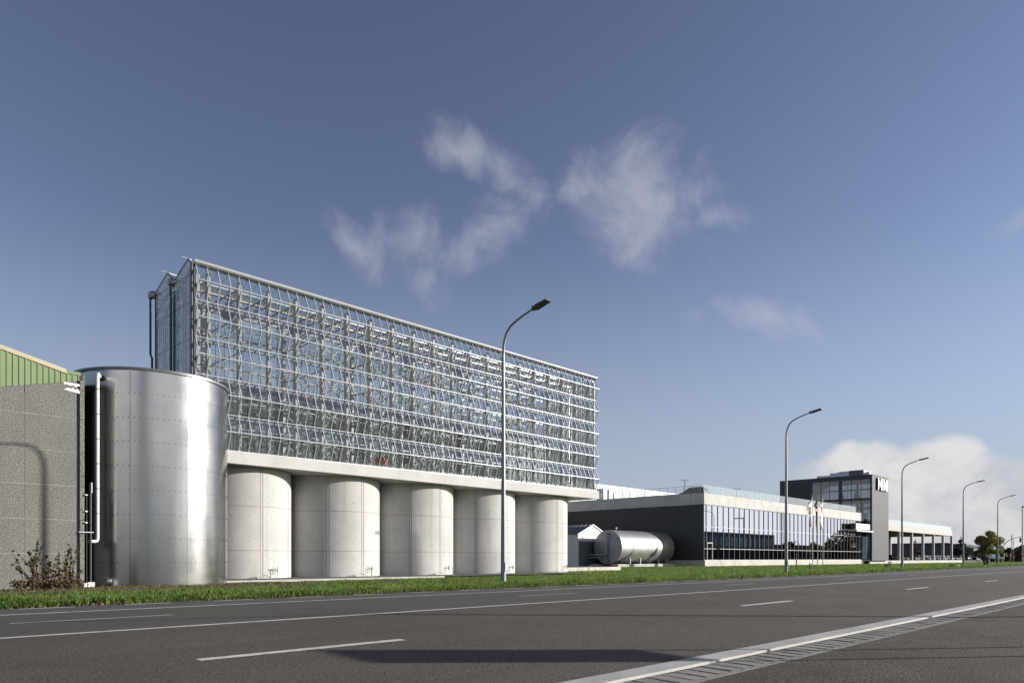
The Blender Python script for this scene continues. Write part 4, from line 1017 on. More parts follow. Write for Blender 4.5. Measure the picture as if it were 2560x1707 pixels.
# ------------------------------------------------------------------ cars
def car_tree(name, label, cat, paint, L=3.9, W=1.72, H=1.42, suv=False):
    """front towards +Y locally, wheels on z = 0"""
    t = bpy.data.objects.new(name, None); t.empty_display_size = .3; col.objects.link(t); ORIGIN[t.name] = Vector((0, 0, 0))
    t['label'], t['category'] = label, cat
    hw = W / 2; zb = .56 * H + .1
    st = [(-L / 2, .80, .34, .60 * zb), (-L / 2 + .10, .93, .24, .88 * zb), (-L / 2 + .5, 1.0, .2, zb), (0, 1.0, .19, zb), (L / 2 - 1.05, 1.0, .2, zb * .98), (L / 2 - .45, .96, .22, zb * .88), (L / 2 - .10, .88, .26, zb * .74), (L / 2, .74, .34, zb * .52)]
    def loft(stn, prof):
        b = MB(); n = len(prof)
        for (y, wf, z0, z1) in stn:
            for (a, c) in prof: b.v.append((a * hw * wf, y, z0 + (z1 - z0) * c))
        for i in range(len(stn) - 1):
            for j in range(n): b.f.append((i * n + j, i * n + (j + 1) % n, (i + 1) * n + (j + 1) % n, (i + 1) * n + j))
        b.f.append(tuple(range(n))); b.f.append(tuple((len(stn) - 1) * n + j for j in reversed(range(n))))
        return b
    loft(st, [(-.92, 0), (.92, 0), (1, .18), (1, .62), (.93, .92), (.80, 1), (-.80, 1), (-.93, .92), (-1, .62), (-1, .18)]).build('body', paint, t, smooth=35)
    back = -L / 2 + (.16 if not suv else .2)
    cab = [(back, .90, zb - .06, zb + .02), (back + .22, .86, zb - .05, H - .10), (back + .55, .80, zb - .05, H), (.15, .78, zb - .05, H), (.55, .79, zb - .05, H - .10), (L / 2 - 1.12, .90, zb - .06, zb + .03)]
    loft(cab, [(-1, 0), (1, 0), (.96, .5), (.88, .92), (.78, 1), (-.78, 1), (-.88, .92), (-.96, .5)]).build('cabin', paint, t, smooth=35)
    for s in (-1, 1):
        MB().add([(s * hw * .905, back + .35, zb + .03), (s * hw * .925, L / 2 - 1.35, zb + .03), (s * hw * .79, .42, H - .12), (s * hw * .755, back + .5, H - .11)], [(0, 1, 2, 3) if s > 0 else (3, 2, 1, 0)]).build('side_window', 'car_glass', t)
    MB().add([(-hw * .80, L / 2 - 1.10, zb + .045), (hw * .80, L / 2 - 1.10, zb + .045), (hw * .66, .55, H - .085), (-hw * .66, .55, H - .085)], [(0, 1, 2, 3)]).build('windscreen', 'car_glass', t)
    MB().add([(-hw * .72, back + .0, zb + .06), (hw * .72, back + .0, zb + .06), (hw * .62, back + .2, H - .12), (-hw * .62, back + .2, H - .12)], [(3, 2, 1, 0)]).build('rear_window', 'car_glass', t)
    for sx in (-1, 1):
        for sy in (-L / 2 + .75, L / 2 - .78):
            w = MB().tube([(sx * (hw - .19), sy, .31), (sx * (hw + .01), sy, .31)], .31, 16).build('wheel', 'tyre', t, smooth=40)
            MB().tube([(sx * (hw + .005), sy, .31), (sx * (hw + .022), sy, .31)], .20, 12).build('rim', 'rim', w, smooth=40)
        MB().tube([(sx * hw * .70, L / 2 - .16, zb * .70), (sx * hw * .72, L / 2 - .02, zb * .66)], .125, 10).build('headlight', 'headlight', t, smooth=40)
        MB().box(min(sx * hw * .72, sx * hw * .90), max(sx * hw * .72, sx * hw * .90), -L / 2 + .02, -L / 2 + .10, zb * .66, zb * .90).build('tail_light', 'tail_red', t)
        MB().box(min(sx * hw * 1.0, sx * hw * 1.14), max(sx * hw * 1.0, sx * hw * 1.14), L / 2 - 1.35, L / 2 - 1.2, zb - .02, zb + .10).build('mirror', paint, t)
    MB().box(-hw * .5, hw * .5, L / 2 - .05, L / 2 + .012, .34, .52).build('grille', 'tyre', t)
    MB().box(-.26, .26, L / 2 + .0, L / 2 + .02, .36, .46).build('number_plate', 'letter_white', t)
    return t
def put(t, x, y, z, rz, label=None, group=None):
    t.location = (x, y, z); t.rotation_euler = (0, 0, rz)
    if label: t['label'] = label
    if group: t['group'] = group
    return t
suv = car_tree('parked_car', 'dark blue grey estate car parked on the showroom roof behind the rail', 'car', 'car_grey', 4.45, 1.8, 1.62, True)
put(suv, CX + 1.6, 54.6, 9.72, 0)
put(car_tree('parked_car', 'white car partly hidden behind the glass rail of the showroom roof', 'car', 'car_white', 4.2, 1.75, 1.4), 97.5, 57.6, 9.25, -PI / 2)
put(car_tree('parked_car', 'black car shown behind glass on the middle floor of the tower', 'car', 'car_black', 3.9, 1.75, 1.45), 163.0, 53.4, 7.76, PI + .2)
G = 'dark cars lined up under the parking shelter'
base = car_tree('parked_car', 'dark small car parked nose out under the concrete shelter', 'car', 'car_black')
grey = car_tree('parked_car', 'silver grey small car parked nose out under the concrete shelter', 'car', 'car_grey')
xs = [183.5, 186.6, 189.4, 192.2, 195.0, 197.8, 200.4, 203.0, 205.6, 208.2, 210.6, 213.0, 215.4, 217.8, 220.2, 222.6, 225.0, 227.4, 229.8, 232.2, 234.6, 237.0, 239.4, 241.8]
ORD = 'first second third fourth fifth sixth seventh eighth ninth tenth eleventh twelfth thirteenth fourteenth fifteenth sixteenth seventeenth eighteenth nineteenth twentieth twenty-first twenty-second twenty-third twenty-fourth'.split()
ug = ug2 = 0
for i, x in enumerate(xs):
    g_ = i in (0, 5, 9, 13, 16, 20)
    if g_: c_ = grey if ug == 0 else copy_tree(grey); ug += 1
    else: c_ = base if ug2 == 0 else copy_tree(base); ug2 += 1
    put(c_, x, 54.6 + random.uniform(-.15, .15), .55, PI + random.uniform(-.03, .03), ('silver grey' if g_ else 'dark') + ' small car under the concrete shelter, ' + ORD[i] + ' from the grey tower', G)
for i, (x, y, r_, paint, lab) in enumerate([(246.5, 54.5, PI / 2 + .1, 'car_black', 'long black car parked sideways just right of the shelter end'), (251.5, 53.2, PI / 2, 'car_black', 'second black car parked sideways right of the shelter, half behind a lamp pole'),
                              (256.5, 52.0, -PI / 2, 'car_violet', 'dark car with white front end, left of the walking person'), (266.5, 51.5, -PI / 2, 'car_violet', 'dark violet car with white nose beside the walking person')]):
    c_ = put(car_tree('parked_car', lab, 'car', paint, 4.5, 1.8, 1.5), x, y, .1 if i > 1 else .5, r_)
    if i > 1:
        MB().box(-.80, .80, 1.35, 2.27, .5, .93).build('white_bonnet', 'car_white', c_)

# ------------------------------------------------------------------ flags
def flag_mesh(x, y, z0, z1, w, phase, dirx):
    """limp banner: gathered cloth hanging from its pole"""
    b = MB(); nu, nv = 9, 22
    for th in (0, .012):
        for j in range(nv):
            v = j / (nv - 1); z = z1 + (z0 - z1) * v
            out = w * (1.0 if v < .22 else .55 + .18 * math.sin(v * 6 + phase)) * min(1, .15 + v * 4.2) * (1 - .35 * max(0, v - .8) / .2)
            for i in range(nu):
                u = i / (nu - 1)
                b.v.append((x + dirx * u * out, y + .16 * math.sin(u * 7 + phase + v * 3) * u + th, z - .42 * u * (1 - v) - .10 * math.sin(v * 5 + phase) * u))
    m_ = nu * nv
    for s in (0, 1):
        for j in range(nv - 1):
            for i in range(nu - 1):
                q = (s * m_ + j * nu + i, s * m_ + j * nu + i + 1, s * m_ + (j + 1) * nu + i + 1, s * m_ + (j + 1) * nu + i)
                b.f.append(q if s else tuple(reversed(q)))
    return b
fl = [(2030.6, 40.0, 1240, 1262, 1318, 'flag_white', 'white limp flag with round emblem, leftmost of the three before the tower', 1.9), (2044.0, 41.0, 1241, 1268, 1320, 'flag_black', 'black limp flag with pinkish band, middle of the three before the tower', 1.35), (2057.2, 42.0, 1243, 1262, 1321, 'flag_white', 'white crumpled flag, rightmost of the three before the tower', 1.6)]
for i, (px, Y_, ytop, yf0, yf1, mm, lab, w) in enumerate(fl):
    X_ = at_y(px, Y_); zt = z_of(ytop, X_, Y_)
    t = thing('flagpole', ['slim grey flagpole carrying the white emblem flag', 'slim grey flagpole carrying the black flag', 'slim grey flagpole carrying the plain crumpled white flag'][i], 'flagpole', (X_, Y_, ground_z(X_, Y_)), 'flagpoles before the tower')
    MB().tube([(X_, Y_, ground_z(X_, Y_)), (X_, Y_, zt)], [.06, .04], 8).build('pole', 'galv_steel', t, smooth=50)
    MB().tube([(X_, Y_, zt), (X_, Y_, zt + .12)], .06, 8).build('cap', 'galv_steel', t)
    f = flag_mesh(X_ - .05, Y_ - .02, z_of(yf1, X_, Y_), zt - .25, w, i * 1.7, -1)
    fo = thing('flag', lab, 'flag', (X_, Y_, zt - .3), 'flags before the tower')
    f.build('cloth', mm, fo, smooth=60)
    if i == 0:
        zc_ = zt - 2.0; xc_ = X_ - .95
        MB().tube([(xc_ + .38 * math.cos(2 * PI * q / 20), Y_ - .22, zc_ + .42 * math.sin(2 * PI * q / 20)) for q in range(21)], .045, 5, False).build('emblem_ring', 'flag_black', fo)
    if i == 1: MB().box(X_ - 1.2, X_ - .15, Y_ - .2, Y_ - .17, zt - 2.15, zt - 1.8).build('pink_band', 'flag_red', fo)
X_, Y_ = at_d(1991.4, 73.0)
t = thing('marker_post', 'thin dark marker post standing alone on the grass before the showroom', 'post', (X_, Y_, -.05))
MB().tube([(X_, Y_, -.1), (X_, Y_, .9)], .055, 8).build('post_foot', 'black_plastic', t); MB().tube([(X_, Y_, .9), (X_, Y_, 1.62)], .022, 8).build('post_top', 'galv_steel', t)
X_, Y_ = at_d(2025, 61.6)
t = thing('marker_post', 'short black post with small white plate on the grass before the flags', 'post', (X_, Y_, -.05))
MB().tube([(X_, Y_, -.1), (X_, Y_, .66)], .055, 8).build('post_foot', 'black_plastic', t); MB().box(X_ - .10, X_ + .10, Y_ - .07, Y_ - .03, .66, .90).build('white_plate', 'letter_white', t)
X_, Y_ = at_d(2382, 96)
t = thing('inspection_box', 'low black inspection box with pale end on the verge left of a lamp pole', 'box', (X_, Y_, 0))
MB().box(X_ - .5, X_ + .5, Y_ - .35, Y_ + .35, -.1, .22).build('box_body', 'dark_metal', t); MB().box(X_ - .3, X_ + .3, Y_ - .72, Y_ - .36, -.1, .18).build('pale_end', 'kerb_concrete', t)
MB().bar((X_ - 1.6, Y_ + .8, .02), (X_ + .3, Y_ - 1.6, .02), .5, .12).build('earth_bank', 'soil', kind='structure')
b = MB(); X_, Y_ = 19.2, 25.6
b.add([(X_ - .7, Y_ + .1, .0), (X_ - .2, Y_ - .15, .03), (X_ + .5, Y_ - .1, .0), (X_ + .7, Y_ + .15, -.01), (X_ - .1, Y_ + .35, .06), (X_ + .1, Y_ + .1, .09)], [(0, 1, 5), (1, 2, 5), (2, 3, 5), (3, 4, 5), (4, 0, 5)])
tag(b.build('plastic_sheet', 'black_plastic', origin=(X_, Y_, 0)), 'crumpled black plastic scrap lying on the grass before the second silo', 'scrap')

# ------------------------------------------------------------------ vegetation
def leaf_cloud(rng, centers, n, size, squash=.8):
    """n small leaf faces scattered in clumps (x, y, z, r)"""
    C = np.array(centers, float); w = C[:, 3] ** 2.2; w /= w.sum()
    k = rng.choice(len(C), n, p=w)
    d = rng.normal(size=(n, 3)); d /= np.linalg.norm(d, axis=1)[:, None]
    r = C[k, 3] * rng.uniform(.35, 1.0, n) ** .6
    p = C[k, :3] + d * r[:, None] * np.array([1, 1, squash])
    a = rng.normal(size=(n, 3)); a /= np.linalg.norm(a, axis=1)[:, None]
    b = rng.normal(size=(n, 3)); b -= a * (a * b).sum(1)[:, None]; b /= np.linalg.norm(b, axis=1)[:, None]
    s = size * rng.uniform(.6, 1.4, n)[:, None]
    v = np.stack([p - a * s, p + b * s * .6, p + a * s, p - b * s * .6], 1).reshape(-1, 3)
    return v, np.arange(n * 4).reshape(n, 4)
def np_mesh(name, v, f, m, parent=None, kind=None, origin=(0, 0, 0)):
    o = ORIGIN.get(parent.name, Vector((0, 0, 0))) if parent else Vector(origin)
    me = bpy.data.meshes.new(name); k = f.shape[1]
    me.vertices.add(len(v)); me.vertices.foreach_set('co', (v - np.array(o)).astype(np.float32).ravel())
    me.loops.add(f.size); me.loops.foreach_set('vertex_index', f.astype(np.int32).ravel())
    me.polygons.add(len(f)); me.polygons.foreach_set('loop_start', np.arange(0, f.size, k, dtype=np.int32)); me.update()
    me.materials.append(MAT[m])
    ob = bpy.data.objects.new(name, me); col.objects.link(ob)
    if parent: ob.parent = parent
    else: ob.location = o
    if kind: ob['kind'] = kind
    return ob
def tree(x, y, h, r, m, label, seed, n=5000, leaf=.22, trunk=.18, z0=-.1, low=.22, cat='tree', group=None, conifer=False, bare=.0):
    rng = np.random.default_rng(seed); t = thing('conifer_tree' if conifer else 'tree', label, cat, (x, y, z0), group)
    tb = MB(); top = h * (.96 if conifer else .72)
    tb.tube([(x, y, z0), (x + .1, y, h * .3), (x - .05, y + .05, top)], [trunk, trunk * .75, trunk * .2], 8)
    cl = []
    if conifer:
        for q in range(40):
            u = rng.uniform(0, 1); z = h * (.12 + .86 * u); rr = r * (1 - u) ** .8 * rng.uniform(.5, 1.0) + .12; a = rng.uniform(0, 2 * PI)
            p = (x + rr * math.cos(a), y + rr * math.sin(a), z - rr * .15)
            tb.tube([(x, y, z + .1), p], [.05, .02], 5); cl.append((p[0] * .8 + x * .2, p[1] * .8 + y * .2, p[2], .22 * r * (1.15 - u)))
    else:
        for q in range(26):
            a = rng.uniform(0, 2 * PI); u = rng.uniform(0, 1); z = h * (low + (1 - low) * u) * .95
            rr = r * math.sin(PI * min(1, .18 + u * .80)) ** .7 * rng.uniform(.35, .95)
            p = (x + rr * math.cos(a), y + rr * math.sin(a), z)
            tb.tube([(x, y, max(.8, z - h * .25)), ((x + p[0]) / 2, (y + p[1]) / 2, z - h * .06), p], [trunk * .4, trunk * .25, trunk * .1], 5)
            cl.append(p + (r * rng.uniform(.22, .42),))
    tb.build('trunk', 'bark', t, smooth=60)
    v, f = leaf_cloud(rng, cl, n, leaf)
    np_mesh('crown', v, f, m, t)
    return t
x_, y_ = at_d(2472, 230); tree(x_, y_, 9.6, 4.3, 'leaf_autumn', 'broad yellow green autumn tree between the lamp poles at the right', 3, 9000, .20, .22)
x_, y_ = at_d(2402, 240); tree(x_, y_, 8.2, 4.2, 'leaf_dark', 'dark spreading cedar behind the lamp pole right of the shelter', 5, 8000, .22, .2, conifer=True)
x_, y_ = at_d(2288, 250); tree(x_, y_, 7.8, 2.6, 'leaf_dark', 'dark thin conifer seen between the columns of the shelter', 6, 2600, .2, .16, conifer=True)
x_, y_ = at_d(2558, 260); tree(x_, y_, 5.6, 2.3, 'leaf_rust', 'rust brown tree at the right picture edge', 8, 4000, .2, .15)
x_, y_ = at_d(2521, 255); tree(x_, y_, 5.0, 1.4, 'leaf_dark', 'narrow dark green tree behind the traffic lights', 9, 3500, .18, .12)
x_, y_ = at_d(2507, 265); tree(x_, y_, 4.0, 2.2, 'leaf_yellow', 'rounded yellow bush tree behind the second white board', 10, 4000, .18, .12)
x_, y_ = at_d(2478, 275); tree(x_, y_, 3.6, 2.6, 'leaf_green', 'low green tree behind the first white board', 11, 3500, .18, .12)
x_, y_ = at_d(2445, 280); tree(x_, y_, 3.8, 3.2, 'leaf_green', 'low spreading green tree right of the far dark hall', 12, 4000, .18, .12)
x_, y_ = at_d(2540, 285); tree(x_, y_, 3.4, 2.6, 'leaf_green', 'low green tree in front of the grey roofed house', 13, 3500, .18, .12)
rng = np.random.default_rng(21)
xa, ya = at_d(2434, 262); xb, yb = at_d(2640, 262)
v, f = leaf_cloud(rng, [(xa + (xb - xa) * q / 40, ya + (yb - ya) * q / 40, .35, .75) for q in range(41)], 9000, .16, .9)
tag(np_mesh('hedge', v, f, 'hedge_leaf', None, None, (xa, ya, 0)), 'long low dark clipped hedge along the far edge of the grass', 'hedge')
# leggy red-leaved shrub before the hall
rng = np.random.default_rng(4)
SXB, SYB = at_y(128, 29.6), 29.6
sb = thing('shrub', 'leggy shrub with red and green autumn leaves before the pebble-faced wall', 'shrub', (SXB, SYB, -.08))
st = MB(); leaf_c = []
for q in range(46):
    a = rng.uniform(0, 2 * PI); sp = rng.uniform(.05, .95); hh = rng.uniform(.35, 1.75) * (1.05 - .35 * sp)
    bx0 = SXB + rng.uniform(-.75, .75); by0 = SYB + rng.uniform(-.3, .3)
    tip = (bx0 + math.cos(a) * sp * .8, by0 + math.sin(a) * sp * .4, hh)
    mid = ((bx0 * .6 + tip[0] * .4), (by0 * .6 + tip[1] * .4), hh * .55)
    st.tube([(bx0, by0, -.1), mid, tip], [.013, .009, .004], 5)
    for w in range(int(9 + hh * 9)):
        u = rng.uniform(.25, 1.0)
        p = [m_ + (t_ - m_) * (u - .5) * 2 if u > .5 else b_ + (m_ - b_) * u * 2 for b_, m_, t_ in zip((bx0, by0, -.1), mid, tip)]
        leaf_c.append((p[0], p[1], p[2], .05))
st.build('stem', 'twig', sb)
v, f = leaf_cloud(rng, leaf_c, 1300, .05, .8); lo = v[:, 2].reshape(-1, 4).mean(1) < .62 + .25 * rng.normal(size=1300)
np_mesh('red_leaves', v, f[lo], 'leaf_red', sb); np_mesh('green_leaves', v, f[~lo], 'leaf_green', sb)
v, f = leaf_cloud(rng, [(SXB + rng.uniform(-1.1, 1.1), SYB + rng.uniform(-.4, .4), .12, .22) for _ in range(30)], 1100, .045, .7)
np_mesh('undergrowth', v, f, 'leaf_red', sb)
# grass: blades on the verge
rng = np.random.default_rng(99)
def blades(n, xr, yo, hr, w, m, name, lean=.5, follow=True, mask=None, ymax=None):
    x = rng.uniform(xr[0], xr[1], n)
    e = np.interp(x, [-50, 55, 155, 600], [20.35, 20.35, 24.25, 24.25])
    y = (e if follow else 0) + yo(n)
    if mask is not None:
        k = mask(x, y); x, y, e = x[k], y[k], e[k]; n = len(x)
    off = y - e
    z = np.interp(off, [0, .25, 1.3, 5.5, 9, 13, 16, 18, 30], [-.175, -.10, -.015, -.035, -.13, -.21, -.21, -.15, -.12])
    z = np.where(y > 46, -.10, z)
    cl = .5 + .5 * np.sin(x * 1.7 + np.sin(y * 2.3) * 2) * np.sin(x * .61 + y * 1.9)
    h = rng.uniform(hr[0], hr[1], n) * (.55 + .75 * cl) * rng.uniform(.7, 1.2, n)
    a = rng.uniform(0, 2 * PI, n); l = rng.uniform(0, 1, n) * lean * h
    ww = w * rng.uniform(.7, 1.3, n) / 2; bx, by = np.cos(a + 1.57) * ww, np.sin(a + 1.57) * ww
    tip = np.stack([x + np.cos(a) * l, y + np.sin(a) * l, z + h], 1)
    mid = np.stack([x + np.cos(a) * l * .35, y + np.sin(a) * l * .35, z + h * .6], 1)
    b = np.stack([bx, by, np.zeros(n)], 1)
    base_ = np.stack([x, y, z - .02], 1)
    v = np.stack([base_ - b, base_ + b, mid + b * .8, tip, mid - b * .8], 1).reshape(-1, 3)
    return np_mesh(name, v, np.arange(n * 5).reshape(n, 5), m, None, 'stuff')
soil_mask = lambda x, y: ~((x > 4) & (x < 20) & (y > 24.6 + .6 * np.sin(x * 1.3) + np.clip(x - 15, 0, 9) * 1.1) & (rng.uniform(0, 1, len(x)) < .9)) & ~((x > 14.5) & (y > 34.6) & (y < 47) & (x < 60)) & ~((y > 32.1) & (x < 9.2)) & ~((np.hypot(x - TX, y - TY) < TR + .05))
blades(80000, (-4, 60), lambda n: np.abs(rng.normal(.05, .32, n)), (.06, .16), .018, 'grass_blade', 'grass', .7)
blades(26000, (60, 170), lambda n: np.abs(rng.normal(.05, .35, n)), (.09, .2), .05, 'grass_blade', 'grass', .7)
blades(105000, (-3, 46), lambda n: rng.uniform(.3, 14.5, n), (.04, .10), .020, 'grass_blade', 'grass', .9, mask=soil_mask)
blades(80000, (44, 120), lambda n: rng.uniform(.3, 31.5, n) ** 1.0, (.06, .13), .05, 'grass_blade', 'grass', .9, mask=lambda x, y: ~((y > 41.4) & (x < 58.7)) & ~((x > CX - .3) & (y > 51)) & ~((x > 77) & (y > 55)))
blades(50000, (120, 300), lambda n: rng.uniform(.3, 30, n), (.07, .15), .10, 'grass_blade', 'grass', .9, mask=lambda x, y: (y < 50.8))
blades(9000, (-3, 60), lambda n: rng.uniform(.2, 8, n), (.04, .12), .025, 'grass_dry', 'dry_grass', 1.1, mask=lambda x, y: (np.sin(x * .9) * np.sin(y * 1.3 + x * .3) > .15) & soil_mask(x, y))
blades(5000, (2, 18), lambda n: rng.uniform(6, 13.6, n), (.03, .12), .025, 'grass_dry', 'dry_grass', 1.2, mask=lambda x, y: ~((y > 32.1) & (x < 9.2)) & (np.hypot(x - TX, y - TY) > TR))
blades(2500, (-4, 60), lambda n: rng.normal(-.02, .05, n), (.03, .07), .05, 'grass_dry', 'fallen_leaves', 1.2)
for i, (px, d) in enumerate(((2216, 88), (2225, 88))):
    X_, Y_ = at_d(px, d); t = thing('weed', ['low ragged brown weed on the verge left of the third lamp pole', 'taller ragged brown weed next to the third lamp pole'][i], 'weed', (X_, Y_, -.05))
    b = MB()
    for q in range(7): b.tube([(X_, Y_, -.05), (X_ + rng.uniform(-.3, .3), Y_ + rng.uniform(-.3, .3), .3 + .35 * i + rng.uniform(-.1, .1))], [.02, .008], 5)
    b.build('stalk', 'twig', t)
    v, f = leaf_cloud(rng, [(X_, Y_, .2 + .3 * i, .25)], 60, .06); np_mesh('leaves', v, f, 'leaf_rust', t)

# ------------------------------------------------------------------ far right: hall, house, boards, traffic lights, banners
t = thing('far_hall', 'dark grey industrial hall with shallow gable behind the parking shelter', 'hall', (340, 90, 0))
MB().prism([(69.6, -.1), (110, -.1), (110, 5), (103, 7.3), (79, 7.3), (69.6, 5.0)], 'x', 340, 380).build('wall', 'far_hall', t)
MB().bar((339.8, 69.4, 5.05), (339.8, 79, 7.4), .3, .3).bar((339.8, 79, 7.4), (339.8, 103, 7.4), .3, .3).build('roof_edge', 'dark_metal', t)
for k in range(5): MB().box(339.9, 340, 72 + k * 6, 75 + k * 6, .0, 3.6).build('door', 'dark_metal', t)  # doors along the hall front
x_, y_ = at_d(2544, 330)
t = thing('house', 'distant white house with grey hipped roof behind the traffic lights', 'house', (x_, y_, 0))
MB().box(x_ - 4, x_ + 4, y_ - 3, y_ + 3, -.1, 3.4).build('wall', 'pale_wall', t)
MB().add([(x_ - 5, y_ - 4, 3.4), (x_ + 5, y_ - 4, 3.4), (x_ + 5, y_ + 4, 3.4), (x_ - 5, y_ + 4, 3.4), (x_ - 1, y_, 6.4), (x_ + 1, y_, 6.4)], [(0, 1, 5, 4), (1, 2, 5), (2, 3, 4, 5), (3, 0, 4), (3, 2, 1, 0)]).build('roof', 'roof_slate', t)
for q in (-2, 1.2): MB().box(x_ - 4.03, x_ - 4.0, y_ + q, y_ + q + 1, 1.2, 2.5).build('window', 'car_glass', t)
for i, (p0, p1, y0, y1) in enumerate(((2472.4, 2488.8, 1384.3, 1395.2), (2497.3, 2511.2, 1384, 1395.8))):
    D = 190; xa, ya = at_d(p0, D); xb, yb = at_d(p1, D); z1, z0 = 1 - D * (y0 - HOR) / FPX, 1 - D * (y1 - HOR) / FPX
    t = thing('notice_board', ['white two-panel notice board left of the farthest curved lamp pole', 'white notice board on posts behind the traffic light pole'][i], 'board', (xa, ya, 0), 'white notice boards on the grass')
    dv = (Vector((xb, yb, 0)) - Vector((xa, ya, 0))); nrm = Vector((dv.y, -dv.x, 0)).normalized() * .03
    for a_, b_ in ((0, .44), (.45, 1.0)) if i == 0 else ((0, 1),):
        pa, pb = Vector((xa, ya, 0)) + dv * a_, Vector((xa, ya, 0)) + dv * b_
        MB().add([pa - nrm + UP * z0, pb - nrm + UP * z0, pb - nrm + UP * z1, pa - nrm + UP * z1, pa + nrm + UP * z0, pb + nrm + UP * z0, pb + nrm + UP * z1, pa + nrm + UP * z1], [(0, 3, 2, 1), (4, 5, 6, 7), (0, 1, 5, 4), (1, 2, 6, 5), (2, 3, 7, 6), (3, 0, 4, 7)]).build('board_face', 'pale_wall' if a_ == 0 and i == 0 else 'letter_white', t)
    for a_ in (.04, .96):
        p = Vector((xa, ya, 0)) + dv * a_ - nrm * 3; MB().tube([p + UP * -.1, p + UP * z1], .06, 6).build('post', 'galv_steel', t)
D = 150; xp, yp = at_d(2504.6, D)
t = thing('traffic_light', 'curved mast traffic light with signal hanging over the lane, far right', 'traffic light', (xp, yp, -.1))
def rp_(px, py, d=D): q = at_d(px, d); return (q[0], q[1], 1 - d * (py - HOR) / FPX)
MB().tube([(xp, yp, -.1)] + [rp_(*q) for q in ((2504.6, 1385), (2505, 1374), (2508, 1364), (2514, 1356), (2522, 1350), (2535, 1345), (2553, 1339.8))], [.10, .09, .085, .08, .075, .07, .06, .05], 8).build('mast', 'lamp_pole', t, smooth=60)
MB().tube([(xp, yp, -.1), (xp, yp, .9)], .105, 8).build('yellow_foot', 'yellow_paint', t)
def signal(px, py, name='signal_head'):
    q = rp_(px, py); b = MB().box(q[0] - .16, q[0] + .16, q[1] - .16, q[1] + .16, q[2] - .45, q[2] + .45).build(name, 'black_plastic', t)
    for w in (-.28, 0, .28): MB().tube([(q[0] - .16, q[1], q[2] + w), (q[0] - .26, q[1], q[2] + w)], .10, 8).build('visor', 'black_plastic', b)
signal(2551, 1349); signal(2501.8, 1386); signal(2508, 1386)
xq, yq = at_d(2525.3, 175)
t = thing('traffic_light', 'small far traffic light showing red beside the banner poles', 'traffic light', (xq, yq, -.1))
MB().tube([(xq, yq, -.1), (xq, yq, 2.4)], .05, 6).build('pole', 'lamp_pole', t)
MB().box(xq - .14, xq + .14, yq - .14, yq + .14, 1.3, 2.3).build('signal_head', 'black_plastic', t)
MB().tube([(xq - .14, yq, 1.95), (xq - .2, yq, 1.95)], .09, 8).build('red_lens', 'red_signal', t)
for i, px in enumerate((2528.2, 2532.4)):
    D2 = 230; X_, Y_ = at_d(px, D2)
    t = thing('banner_pole', ['white banner on a tall pole at the far right, left one', 'white banner with folded edge on the second tall pole at the far right'][i], 'banner', (X_, Y_, -.1), 'banners far right')
    MB().tube([(X_, Y_, -.1), (X_, Y_, 8.9)], .06, 6).build('pole', 'galv_steel', t)
    flag_mesh(X_ + .06, Y_, 4.6, 8.6, .8 + .3 * i, i * 2., 1).build('cloth', 'flag_white', t, smooth=60)
# buildings, trees and a mast across the road: they show as reflections in the showroom glass
R_G = 'trees across the road, mirrored in the showroom glass'
t = thing('depot_hall', 'tall grey depot with pale green windows across the road, mirrored in showroom glass', 'hall', (190, -50, 0))
MB().box(262, 345, -75, -50, -.3, 12.5).build('wall', 'depot_wall', t)
for k in range(18): MB().box(264 + k * 4.5, 266.6 + k * 4.5, -50, -49.94, 6.5, 10.5).build('window', 'depot_window', t)
t = thing('depot_hall', 'long dark low depot across the road, mirrored low in the showroom glass', 'hall', (330, -70, 0))
MB().box(346, 640, -95, -62, -.3, 8.5).build('wall', 'depot_wall', t)
for k in range(20): MB().box(350 + k * 13, 357 + k * 13, -62, -61.9, .0, 3.6).build('door', 'dark_metal', t)  # row of depot doors
x0_ = 372; t = thing('lattice_mast', 'slim lattice mast across the road, mirrored in showroom glass', 'mast', (x0_, -58, -.3))
b = MB()
for a_, c_ in ((-.8, -.8), (.8, -.8), (.8, .8), (-.8, .8)): b.bar((x0_ + a_, -58 + c_, -.3), (x0_ + a_, -58 + c_, 26), .14)
for k in range(16):
    z = k * 1.6
    for (a_, c_), (d_, e_) in (((-.8, -.8), (.8, -.8)), ((.8, -.8), (.8, .8)), ((.8, .8), (-.8, .8)), ((-.8, .8), (-.8, -.8))): b.bar((x0_ + a_, -58 + c_, z), (x0_ + d_, -58 + e_, z + 1.6), .08)
b.build('lattice', 'galv_steel', t)
for i, (x, y, h, r, m) in enumerate(((352, -46, 9, 4, 'leaf_green'), (388, -48, 9, 5, 'leaf_autumn'), (432, -50, 17, 8, 'leaf_dark'), (458, -52, 20, 10, 'leaf_dark'), (488, -50, 17, 8, 'leaf_green'), (415, -46, 9, 4, 'leaf_autumn'))):
    tree(x, y, h, r, m, ['round green tree across the road, nearest in the mirrored row', 'yellowing tree across the road, mirrored beside the mast', 'dark tall tree across the road mirrored near the tower', 'tallest dark tree across the road', 'broad green tree across the road, farthest along', 'small yellowing tree before the tall dark ones across the road'][i], 40 + i, 2600, .45, .25, -.3, group=R_G)

